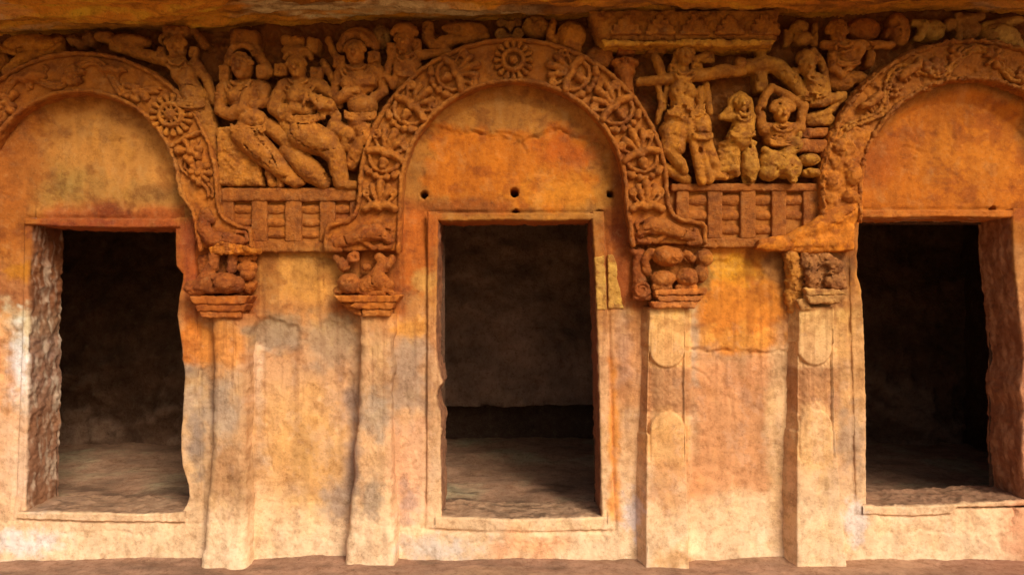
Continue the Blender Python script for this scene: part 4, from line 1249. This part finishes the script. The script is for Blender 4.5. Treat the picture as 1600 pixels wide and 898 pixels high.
# seated warrior
C = Carve(330, 482, 46, 296)
C.box(382, 60, 4, 21, 12, 12, 0, 4); C.tube([(354, 122), (358, 92), (368, 74), (383, 68), (398, 74), (408, 94), (420, 112)], 7.5, 9); C.tube(arc(382, 88, 18, 14, 185, 355), 4.5, 20)
C.head(381, 107, 17, 19); C.earring(353, 116, 14, 8, 11); C.earring(411, 114, 14, 8, 10)
C.cap([(352, 139, 12, 11), (382, 134, 10, 10), (412, 139, 12, 11)]); C.ell(382, 153, 10, 27, 24, 18); C.ell(371, 153, 22, 11, 10, 9); C.ell(398, 150, 20, 9, 10, 8)
C.cap([(349, 141, 14, 9), (347, 175, 16, 9), (366, 182, 22, 9), (386, 172, 26, 8), (392, 150, 28, 6), (392, 142, 28, 5)]); C.cap([(414, 140, 13, 9), (415, 162, 16, 8), (400, 168, 22, 6)])
C.ell(397, 188, 15, 22, 16, 16); C.cap([(384, 212, 10, 22), (412, 238, 14, 20), (440, 264, 12, 15), (462, 284, 8, 10)]); C.cap([(420, 198, 8, 13), (452, 220, 12, 15), (458, 236, 10, 12)]); C.cap([(452, 282, 14, 7), (470, 284, 12, 7)])
C.cap([(420, 270, 10, 6), (424, 286, 8, 6)]); C.cap([(436, 276, 10, 5), (438, 288, 8, 5)])
C.folds([[(366, 200), (392, 206), (420, 200)], [(366, 206), (392, 212), (422, 206)], [(380, 212), (402, 214), (428, 240), (440, 268)], [(378, 220), (398, 240), (424, 262)], [(430, 250), (420, 275)], [(444, 262), (434, 284)], [(362, 138), (382, 148), (402, 138)], [(358, 172), (370, 176)]], 1.3, 30, 7)
C.jewel(382, 132, 24, 22, 3); C.belt(394, 198, 26, 28, 3, 6); C.tube([(343, 150), (352, 152)], 2, 24); C.tube([(344, 156), (354, 158)], 2, 24)
sw = fig("seated_warrior", C, "seated figure with a tall flat headdress and hands raised to the chest", base=(182, 104, 36))
C = Carve(332, 430, 192, 298)
C.poly([(341, 202), (372, 199), (380, 226), (412, 240), (424, 246), (408, 258), (410, 290), (342, 290)], -12, 13, 4); C.poly([(341, 202), (372, 199), (378, 236), (342, 238)], -12, 16, 4)
stone("seat_block", C, "plain pale block under the seated legs", parent=sw, amp=1.6, size=8, hm=14, base=(190, 112, 38), mixb=.55, hz=1.3, piv=-6, ext=1.0)

# striding warrior
C = Carve(420, 560, 40, 298)
C.ell(470, 84, 12, 18, 10, 14); C.ell(464, 66, 8, 13, 10, 10); C.box(489, 72, 8, 9, 11, 9, 10, 3); C.ell(447, 62, 6, 10, 8, 9); C.ell(450, 78, 6, 12, 7, 8); C.tube(arc(468, 96, 20, 16, 190, 350), 4, 18)
C.head(467, 108, 18, 16); C.earring(440, 110, 12, 10, 9); C.earring(495, 115, 12, 9, 8); C.cap([(470, 122, 14, 9)])
C.cap([(447, 135, 12, 11), (472, 132, 10, 11), (502, 136, 12, 11)]); C.ell(470, 152, 10, 24, 24, 18); C.cap([(444, 138, 13, 11), (430, 168, 15, 12), (446, 180, 18, 13), (462, 172, 22, 10)]); C.cap([(468, 144, 24, 8), (464, 158, 26, 9)])
C.cap([(480, 156, 24, 10), (500, 164, 26, 11), (518, 168, 24, 9)]); C.cap([(503, 138, 12, 9), (524, 152, 13, 8), (530, 166, 12, 6)]); C.ell(477, 174, 16, 20, 12, 15); C.cap([(512, 60, 6, 5), (520, 82, 8, 5), (530, 92, 8, 5)]); C.cap([(504, 96, 6, 5), (520, 124, 8, 6)])
for q in (7, 12, 17):
    C.tube(arc(516, 186, q, q*.9, 170, 420), 2.6, 22)
C.cap([(448, 192, 12, 12), (460, 210, 10, 18)]); C.cap([(478, 212, 12, 27), (512, 226, 16, 20), (526, 246, 14, 15), (532, 284, 8, 12)]); C.cap([(452, 236, 8, 16), (486, 268, 10, 18), (504, 284, 8, 12)]); C.cap([(524, 200, 12, 13), (546, 212, 14, 13), (540, 228, 10, 10)]); C.cap([(532, 288, 12, 7), (556, 290, 12, 6)])
C.folds([[(450, 188), (478, 194), (504, 188)], [(452, 194), (480, 200), (506, 194)], [(462, 214), (482, 232), (508, 240), (530, 236)], [(472, 250), (490, 248), (510, 254)], [(496, 252), (502, 282)], [(512, 254), (516, 284)], [(524, 256), (524, 284)], [(488, 150), (492, 172)], [(500, 154), (504, 174)], [(458, 162), (452, 182)]], 1.4, 32, 8)
C.jewel(470, 130, 24, 22, 3); C.belt(478, 182, 24, 28, 3, 5); C.tube([(486, 150), (482, 170)], 2, 34); C.tube([(508, 156), (506, 176)], 2, 34)
fig("striding_warrior", C, "striding figure with a big knotted sash at the hip and bent arm", base=(188, 110, 38))

# standing figure with a wound turban
C = Carve(518, 612, 36, 270)
C.tube(arc(560, 78, 27, 28, 185, 350), 7, 10); C.tube(arc(558, 74, 20, 16, 180, 350), 5, 18); C.tube(arc(556, 66, 16, 10, 190, 350), 4, 22)
C.head(557, 86, 18, 17); C.earring(531, 98, 13, 9, 9); C.earring(585, 92, 13, 9, 9); C.cap([(558, 102, 12, 10)])
C.cap([(536, 115, 12, 11), (562, 112, 10, 11), (592, 114, 12, 11)]); C.ell(563, 128, 10, 26, 22, 18); C.cap([(530, 118, 12, 8), (522, 150, 14, 7), (530, 162, 16, 5)]); C.cap([(530, 158, 18, 8), (544, 150, 22, 9), (560, 146, 22, 7)]); C.ell(543, 134, 22, 9, 8, 8); C.box(575, 130, 18, 14, 8, 10, -5, 3)
C.cap([(596, 118, 12, 8), (600, 142, 12, 7), (586, 154, 14, 7)]); C.ell(567, 167, 14, 23, 16, 16); C.cap([(562, 192, 10, 18), (572, 214, 10, 14), (556, 236, 8, 12), (548, 256, 6, 9)]); C.poly([(562, 192), (582, 196), (574, 220), (566, 218)], -10, 24, 3); C.cap([(552, 205, 8, 13), (544, 222, 8, 11)])
C.folds([[(546, 178), (566, 186), (590, 180)], [(544, 184), (566, 192), (588, 188)], [(540, 104), (558, 110), (578, 104)], [(556, 152), (590, 152)], [(570, 196), (570, 216)]], 1.3, 28, 7)
C.jewel(560, 108, 24, 23, 3); C.belt(566, 178, 23, 27, 3, 5); C.tube([(516, 132), (530, 134)], 1.8, 20)
fig("turbaned_figure", C, "standing round-bellied figure in a wound turban leaning on the palmette arch", base=(186, 104, 32))
C = Carve(574, 616, 32, 80); C.ell(595, 54, 2, 16, 19, 12)
fig("round_shield", C, "smooth greyish round boss between the two turbaned heads", "carved boss", base=(150, 104, 56), group=None)

# small flying figure against the crown of the middle arch
C = Carve(592, 712, 30, 150)
C.head(633, 70, 18, 15); C.ell(633, 48, 12, 19, 11, 14); C.tube(arc(633, 56, 18, 8, 180, 360), 4, 20); C.earring(613, 79, 14, 7, 9); C.earring(652, 72, 14, 6, 8); C.cap([(636, 84, 12, 8)])
C.cap([(616, 90, 12, 7), (640, 90, 10, 8), (672, 84, 10, 7), (700, 80, 8, 6)]); C.ell(640, 104, 12, 18, 18, 14); C.cap([(612, 92, 14, 6.5), (604, 118, 14, 6), (614, 134, 14, 6), (622, 116, 16, 6), (622, 96, 16, 5)]); C.cap([(634, 112, 8, 14), (622, 134, 2, 10)])
C.folds([[(622, 90), (640, 96), (660, 88)], [(656, 76), (676, 90)]], 1.3, 24, 6)
C.jewel(637, 88, 17, 22, 2); C.belt(636, 114, 15, 22, 2)
fig("small_flying_figure", C, "small turbaned figure with one hand on hip, above the palmette arch shoulder", base=(180, 98, 28))
C = Carve(656, 772, 30, 84)
C.tube([(668, 40), (668, 58), (678, 70), (694, 70), (706, 60)], 9, 6); C.ell(726, 44, 4, 36, 11, 12, 3); C.cap([(690, 62, 8, 6), (730, 60, 6, 6), (760, 54, 4, 5)]); C.folds([[(696, 46), (730, 48), (756, 46)]], 1.4, 18, 6)
fig("curling_plume", C, "curling plume trailing behind the small flying figure", "carved plume", base=(180, 102, 32), group=None)
C = Carve(768, 828, 26, 66)
for q in (-1, 1):
    C.tube(spiral(796+q*15, 52, 8, 2.5, math.pi/2, 1.2, 16, q), 3, 8); C.tube(spiral(796+q*14, 33, 6, 2, -math.pi/2, 1.0, 12, -q), 2.6, 6)
C.poly([(784, 32), (808, 32), (798, 50)], -10, 12, 3); C.cap([(784, 56, 4, 5), (808, 56, 4, 5)])
fig("scroll_bracket", C, "small double-scrolled bracket sitting on top of the rosette", "carved bracket", base=(150, 96, 46), group=None)
C = Carve(814, 866, 24, 66); C.ell(838, 40, 2, 22, 17, 14); C.ell(832, 34, 8, 12, 8, 8)
fig("rounded_boss", C, "rounded rock boss beside the scrolled bracket", "carved boss", base=(178, 112, 44), group=None)
C = Carve(852, 922, 26, 82)
C.cap([(864, 36, 10, 6), (858, 58, 10, 7), (866, 62, 10, 6)]); C.ell(893, 54, 6, 23, 21, 17); C.cap([(886, 66, 10, 12), (900, 74, 6, 9)]); C.folds([[(872, 42), (878, 60)], [(884, 40), (886, 50)]], 1.4, 22, 6)
fig("bundle", C, "round bundle with a hand gripping it, over the arch", "carved bundle", base=(206, 118, 26), group=None)
C = Carve(908, 966, 64, 116); C.ell(938, 88, 0, 22, 18, 12); C.ell(946, 80, 2, 12, 10, 12)
fig("rounded_boss", C, "low rounded boss under the corner of the stepped slab", "carved boss", base=(160, 84, 24), group=None)
C = Carve(954, 1008, 66, 162)
C.box(979, 73, 4, 16, 4.5, 14, 0, 2); C.box(979, 82, 4, 13, 3, 11, 0, 2); C.ell(977, 97, 4, 22, 8, 17); C.ell(977, 110, 4, 16, 13, 14); C.cap([(978, 118, 4, 11), (984, 158, 2, 9)]); C.tube([(956, 96), (998, 96)], 1.2, 21, 1, True, 5)
fig("frieze_column", C, "squat column with a bell capital beside the palmette arch", "carved column", base=(184, 92, 22), group=None)

# overhanging slab with stepped battlements
o = thing("stepped_slab", "overhanging slab carved with stepped battlements above the archer", "carved slab", 1070, 70, 10)
C = Carve(914, 1232, 14, 78, -8, 56, 1.8)
C.poly([(920, 8), (1226, 8), (1216, 30), (1222, 48), (1212, 62), (1120, 60), (1040, 64), (940, 61), (928, 40)], -12, 36, 8)
sf = stone("slab_face", C, parent=o, amp=2.8, size=18, hm=40, base=(178, 104, 34), mixb=.55, mat=M_ROCK)
C = Carve(926, 1228, 54, 80, -8, 60, 1.6); C.poly([(938, 60), (1010, 63), (1100, 60), (1214, 62), (1208, 70), (1130, 72), (1040, 69), (946, 71)], -12, 41, 4)
stone("slab_edge", C, parent=o, amp=1.8, size=12, hm=42, base=(214, 142, 50), mixb=.7, mat=M_ROCK)
for i in range(5):
    c = 978+i*54
    C = Carve(c-32, c+32, 18, 62, 34, 52, 1.5)
    w = [(c-6, 24), (c+6, 24), (c+6, 31), (c+13, 31), (c+13, 39), (c+20, 39), (c+20, 48), (c+24, 48), (c+24, 54), (c-24, 54), (c-24, 48), (c-20, 48), (c-20, 39), (c-13, 39), (c-13, 31), (c-6, 31)]
    C.poly(w, 26, 43, 1)
    stone("stepped_merlon", C, parent=sf, amp=1.2, size=8, hm=40, base=(186, 108, 34), mixb=.55, seed=i)

# archer with outstretched arms
C = Carve(992, 1176, 66, 292)
C.head(1068, 90, 18, 15); C.tube([(1052, 106), (1056, 84), (1068, 74), (1080, 84), (1086, 100)], 4, 12); C.poly([(1086, 96), (1100, 82), (1112, 71), (1117, 84), (1116, 97), (1100, 98)], -8, 12, 4); C.cap([(1086, 94, 10, 5), (1104, 86, 10, 6)])
C.earring(1050, 109, 14, 6, 7); C.earring(1087, 108, 14, 9, 7); C.cap([(1024, 90, 10, 6), (1030, 104, 12, 7), (1034, 116, 12, 6)]); C.box(1026, 78, 4, 14, 5, 10, 0, 2)
C.cap([(998, 128, 8, 6), (1030, 126, 14, 7), (1062, 122, 14, 9), (1104, 118, 16, 9), (1130, 112, 14, 10), (1156, 113, 12, 7)]); C.ell(1156, 100, 14, 9, 8, 8); C.cap([(1150, 116, 14, 5), (1160, 114, 14, 5)], 1)
C.cap([(1066, 106, 12, 9), (1064, 132, 14, 14)]); C.ell(1056, 146, 16, 11, 14, 15); C.ell(1074, 146, 16, 11, 14, 15); C.cap([(1064, 150, 12, 16), (1068, 180, 12, 20)])
C.cap([(1028, 132, 10, 4), (1034, 160, 10, 4.5), (1028, 190, 8, 4)]); C.cap([(1042, 138, 8, 3.5), (1038, 170, 8, 3.5)]); C.ell(1093, 152, 8, 7, 18, 10); C.cap([(1104, 132, 8, 5), (1110, 176, 8, 4.5)])
C.ell(1068, 184, 12, 30, 17, 18); C.ell(1058, 206, 10, 28, 22, 18); C.ell(1094, 202, 16, 15, 26, 16)
C.cap([(1046, 214, 14, 13), (1042, 234, 14, 10), (1060, 256, 16, 9)]); C.ell(1056, 230, 14, 14, 16, 14); C.cap([(1062, 258, 18, 8), (1068, 268, 16, 6)]); C.cap([(1098, 222, 16, 12), (1112, 252, 16, 9), (1120, 270, 12, 7)]); C.cap([(1112, 274, 14, 7), (1132, 276, 14, 6)])
C.cap([(1072, 194, 24, 5), (1082, 236, 24, 6), (1094, 284, 18, 7)]); C.cap([(1082, 200, 22, 4), (1094, 240, 22, 5), (1108, 282, 16, 6)]); C.cap([(1040, 262, 8, 8), (1072, 280, 8, 9)])
C.folds([[(1044, 168), (1066, 174), (1094, 168)], [(1042, 175), (1066, 181), (1098, 176)], [(1040, 183), (1066, 189), (1100, 184)], [(1078, 200), (1090, 240), (1102, 282)], [(1080, 210), (1108, 212)], [(1030, 214), (1052, 214)], [(1065, 130), (1065, 160)], [(1100, 110), (1124, 122)]], 1.3, 32, 9)
C.belt(1068, 168, 28, 28, 4, 5); C.belt(1092, 214, 14, 32, 2, 3); C.jewel(1066, 116, 18, 24, 2)
fig("archer_figure", C, "broken-faced archer with both arms stretched out and a hanging sash", base=(196, 118, 32))
# companion
C = Carve(1114, 1188, 136, 290)
C.head(1157, 164, 16, 12); C.tube([(1140, 184), (1143, 156), (1157, 147), (1171, 156), (1175, 180)], 4.5, 10); C.cap([(1157, 176, 12, 8), (1158, 196, 12, 14), (1154, 218, 12, 19)]); C.cap([(1144, 184, 14, 6), (1126, 184, 16, 5), (1136, 174, 18, 4.5)]); C.cap([(1172, 184, 14, 7), (1170, 204, 16, 6), (1152, 206, 20, 5)])
for i in range(5):
    C.cap([(1126-i, 228+i*10, 14, 5), (1146, 224+i*10, 18, 6), (1150, 236+i*9, 14, 5)], 1)
C.ell(1140, 252, 8, 18, 28, 12); C.ell(1122, 262, 8, 10, 12, 10)
C.jewel(1158, 180, 13, 25, 2); C.belt(1154, 210, 18, 30, 2)
fig("kneeling_companion", C, "small kneeling figure in a pleated skirt beside the archer", base=(204, 132, 44))
# forked tree limb
C = Carve(1156, 1276, 66, 172)
C.box(1190, 75, 6, 14, 5, 10, 0, 2); C.cap([(1190, 78, 6, 8), (1190, 90, 8, 7)]); C.cap([(1168, 104, 8, 11), (1196, 100, 10, 12), (1214, 104, 12, 11), (1236, 124, 12, 11), (1258, 150, 10, 11)]); C.box(1190, 126, 4, 9, 17, 10, 0, 3)
C.folds([[(1180, 112), (1206, 112)], [(1216, 120), (1222, 110)], [(1236, 136), (1244, 126)]], 1.2, 24, 7)
fig("tree_trunk", C, "bent tree trunk rising between the archer and the woman above", "carved tree", base=(194, 124, 42), group=None)
# figure lifting both arms over the head
C = Carve(1172, 1266, 128, 240)
C.head(1219, 178, 16, 15); C.tube(arc(1219, 172, 16, 12, 180, 360), 4.5, 18); C.cap([(1190, 200, 12, 7), (1186, 172, 14, 6.5), (1194, 150, 16, 6), (1204, 138, 16, 5)]); C.cap([(1204, 138, 16, 5), (1228, 152, 16, 6.5), (1254, 166, 14, 7), (1250, 196, 12, 6.5)])
C.cap([(1194, 204, 12, 9), (1220, 202, 12, 11), (1248, 202, 12, 9)]); C.ell(1218, 214, 10, 24, 18, 15); C.folds([[(1200, 198), (1220, 208), (1242, 198)], [(1196, 212), (1220, 218), (1242, 212)]], 1.3, 26, 7)
C.jewel(1219, 196, 20, 24, 2); C.belt(1218, 222, 20, 26, 2)
fig("arms_raised_figure", C, "figure with both arms bent up over its head", base=(196, 116, 34))
# reclining woman
C = Carve(1228, 1330, 72, 196)
C.head(1258, 106, 18, 14, 10); C.ell(1260, 92, 12, 17, 13, 14); C.tube([(1270, 80), (1284, 100), (1290, 124), (1292, 150)], 5, 12); C.ell(1240, 114, 10, 8, 8, 8); C.cap([(1264, 118, 12, 9), (1270, 132, 12, 17), (1268, 146, 12, 14)]); C.cap([(1284, 126, 14, 7), (1290, 144, 14, 6), (1278, 154, 18, 6)])
C.cap([(1250, 158, 14, 8), (1280, 160, 16, 9), (1308, 152, 12, 7), (1318, 148, 10, 5)]); C.cap([(1262, 184, 8, 5), (1292, 176, 10, 5), (1320, 152, 8, 4)]); C.ell(1282, 186, 4, 24, 12, 9); C.folds([[(1256, 164), (1290, 168), (1314, 158)], [(1260, 136), (1282, 140)], [(1248, 84), (1256, 80), (1270, 84)]], 1.3, 28, 7)
C.jewel(1266, 120, 14, 26, 2); C.belt(1268, 148, 16, 27, 2)
fig("seated_woman", C, "seated woman with long hair, above the figure with raised arms", base=(200, 124, 40))
C = Carve(1226, 1288, 26, 78); C.ell(1250, 42, 8, 13, 10, 12); C.ell(1256, 60, 8, 14, 11, 12); C.cap([(1276, 38, 6, 4), (1274, 68, 8, 5)]); C.ell(1232, 56, 0, 12, 14, 8); C.folds([[(1240, 50), (1264, 50)]], 1.4, 18, 6)
fig("leaf_clump", C, "lumpy worn foliage at the end of the stepped slab", "carved foliage", base=(204, 132, 52), group=None)
# small figure with a staff
C = Carve(1276, 1402, 30, 145)
C.head(1307, 56, 16, 13); C.tube(arc(1307, 50, 14, 12, 180, 360), 4.5, 14); C.cap([(1286, 72, 14, 6.5), (1320, 72, 16, 7), (1392, 71, 12, 5.5)]); C.cap([(1300, 86, 12, 7), (1300, 108, 14, 7), (1314, 118, 14, 6), (1332, 100, 16, 6), (1346, 76, 16, 5)]); C.ell(1322, 88, 8, 18, 15, 13); C.ell(1316, 124, 2, 24, 16, 10); C.cap([(1364, 84, 6, 6), (1362, 98, 4, 6)]); C.ell(1340, 118, 0, 22, 10, 8)
C.jewel(1312, 74, 16, 24, 2); C.belt(1320, 98, 16, 22, 2)
fig("staff_bearer", C, "small figure holding a level staff, up against the worn arch", base=(196, 110, 28))
C = Carve(1322, 1392, 20, 68); C.ell(1356, 42, -2, 26, 18, 11)
fig("rounded_boss", C, "low oval boss above the level staff", "carved boss", base=(184, 92, 16), group=None)
C = Carve(1384, 1434, 12, 76); C.ell(1408, 44, 4, 16, 26, 13, -12); C.cap([(1386, 52, 2, 6), (1398, 42, 4, 5)])
fig("leaf_bud", C, "upright reddish bud shape over the shoulder of the worn arch", "carved bud", base=(178, 98, 28), group=None)
C = Carve(1424, 1490, 22, 70); C.cap([(1430, 34, 6, 5), (1446, 36, 8, 6), (1440, 56, 8, 6)]); C.ell(1464, 44, 2, 18, 16, 10); C.cap([(1436, 58, 6, 5)])
fig("broken_fragment", C, "pale broken wedge of carving beside the reddish bud", "carved fragment", base=(196, 140, 72), group=None)
C = Carve(1474, 1548, 18, 68); C.ell(1488, 36, 4, 9, 9, 9); C.cap([(1500, 22, 6, 5), (1502, 60, 6, 4)]); C.ell(1520, 44, 2, 18, 16, 10); C.cap([(1508, 28, 8, 6), (1536, 24, 6, 6)])
fig("broken_fragment", C, "eroded knob with a pale drip line over the crown of the worn arch", "carved fragment", base=(168, 110, 58), group=None)
C = Carve(1532, 1612, 22, 92); C.ell(1566, 56, 6, 30, 19, 16, 14); C.cap([(1545, 38, 4, 6), (1575, 32, 6, 6), (1600, 28, 4, 5)]); C.cap([(1590, 70, 4, 12)])
fig("rounded_boss", C, "large pale rounded lump at the crown of the worn arch", "carved boss", base=(206, 150, 84), group=None)
# vase, deer, stones
C = Carve(1150, 1190, 216, 290); C.cap([(1170, 228, 10, 9), (1170, 244, 12, 12), (1171, 262, 12, 15), (1171, 280, 10, 10)]); C.ell(1170, 224, 10, 12, 5, 11); C.tube([(1158, 231), (1182, 231)], 1.2, 22, 1, True, 6)
fig("tall_jar", C, "tall plain jar standing by the crouching deer", "carved jar", base=(204, 136, 54), group=None)
C = Carve(1180, 1256, 204, 290)
C.cap([(1204, 254, 10, 20), (1226, 258, 10, 20)]); C.ell(1200, 270, 14, 17, 13, 13); C.ell(1238, 262, 12, 13, 18, 13); C.cap([(1192, 236, 20, 5), (1206, 250, 24, 5), (1222, 264, 24, 6), (1236, 282, 20, 6)], 1.5); C.cap([(1226, 242, 14, 12), (1236, 228, 16, 12)]); C.ell(1240, 228, 20, 9, 11, 10); C.cap([(1226, 216, 18, 4), (1220, 208, 16, 3)], 1); C.cap([(1246, 214, 18, 4.5), (1248, 206, 16, 3)], 1)
C.folds([[(1214, 244), (1230, 262), (1244, 266)], [(1190, 262), (1206, 262), (1214, 276)], [(1234, 236), (1244, 236)]], 1.4, 30, 8)
fig("crouching_deer", C, "crouching deer with pricked ears below the raised arms", "carved deer", base=(206, 138, 50))
C = Carve(1242, 1290, 236, 284); C.ell(1264, 250, 10, 17, 10, 14); C.ell(1268, 270, 10, 16, 7, 12)
fig("stone_cushion", C, "two small rounded stones stacked behind the deer", "carved stones", base=(206, 136, 46), group=None)
C = Carve(1244, 1298, 198, 244); C.box(1268, 229, 6, 22, 10, 12, 2, 3); C.box(1274, 207, 2, 20, 7, 10, -4, 3)
fig("stone_step", C, "two stepped blocks beside the worn arch, above the rounded stones", "carved blocks", base=(180, 92, 24), group=None)
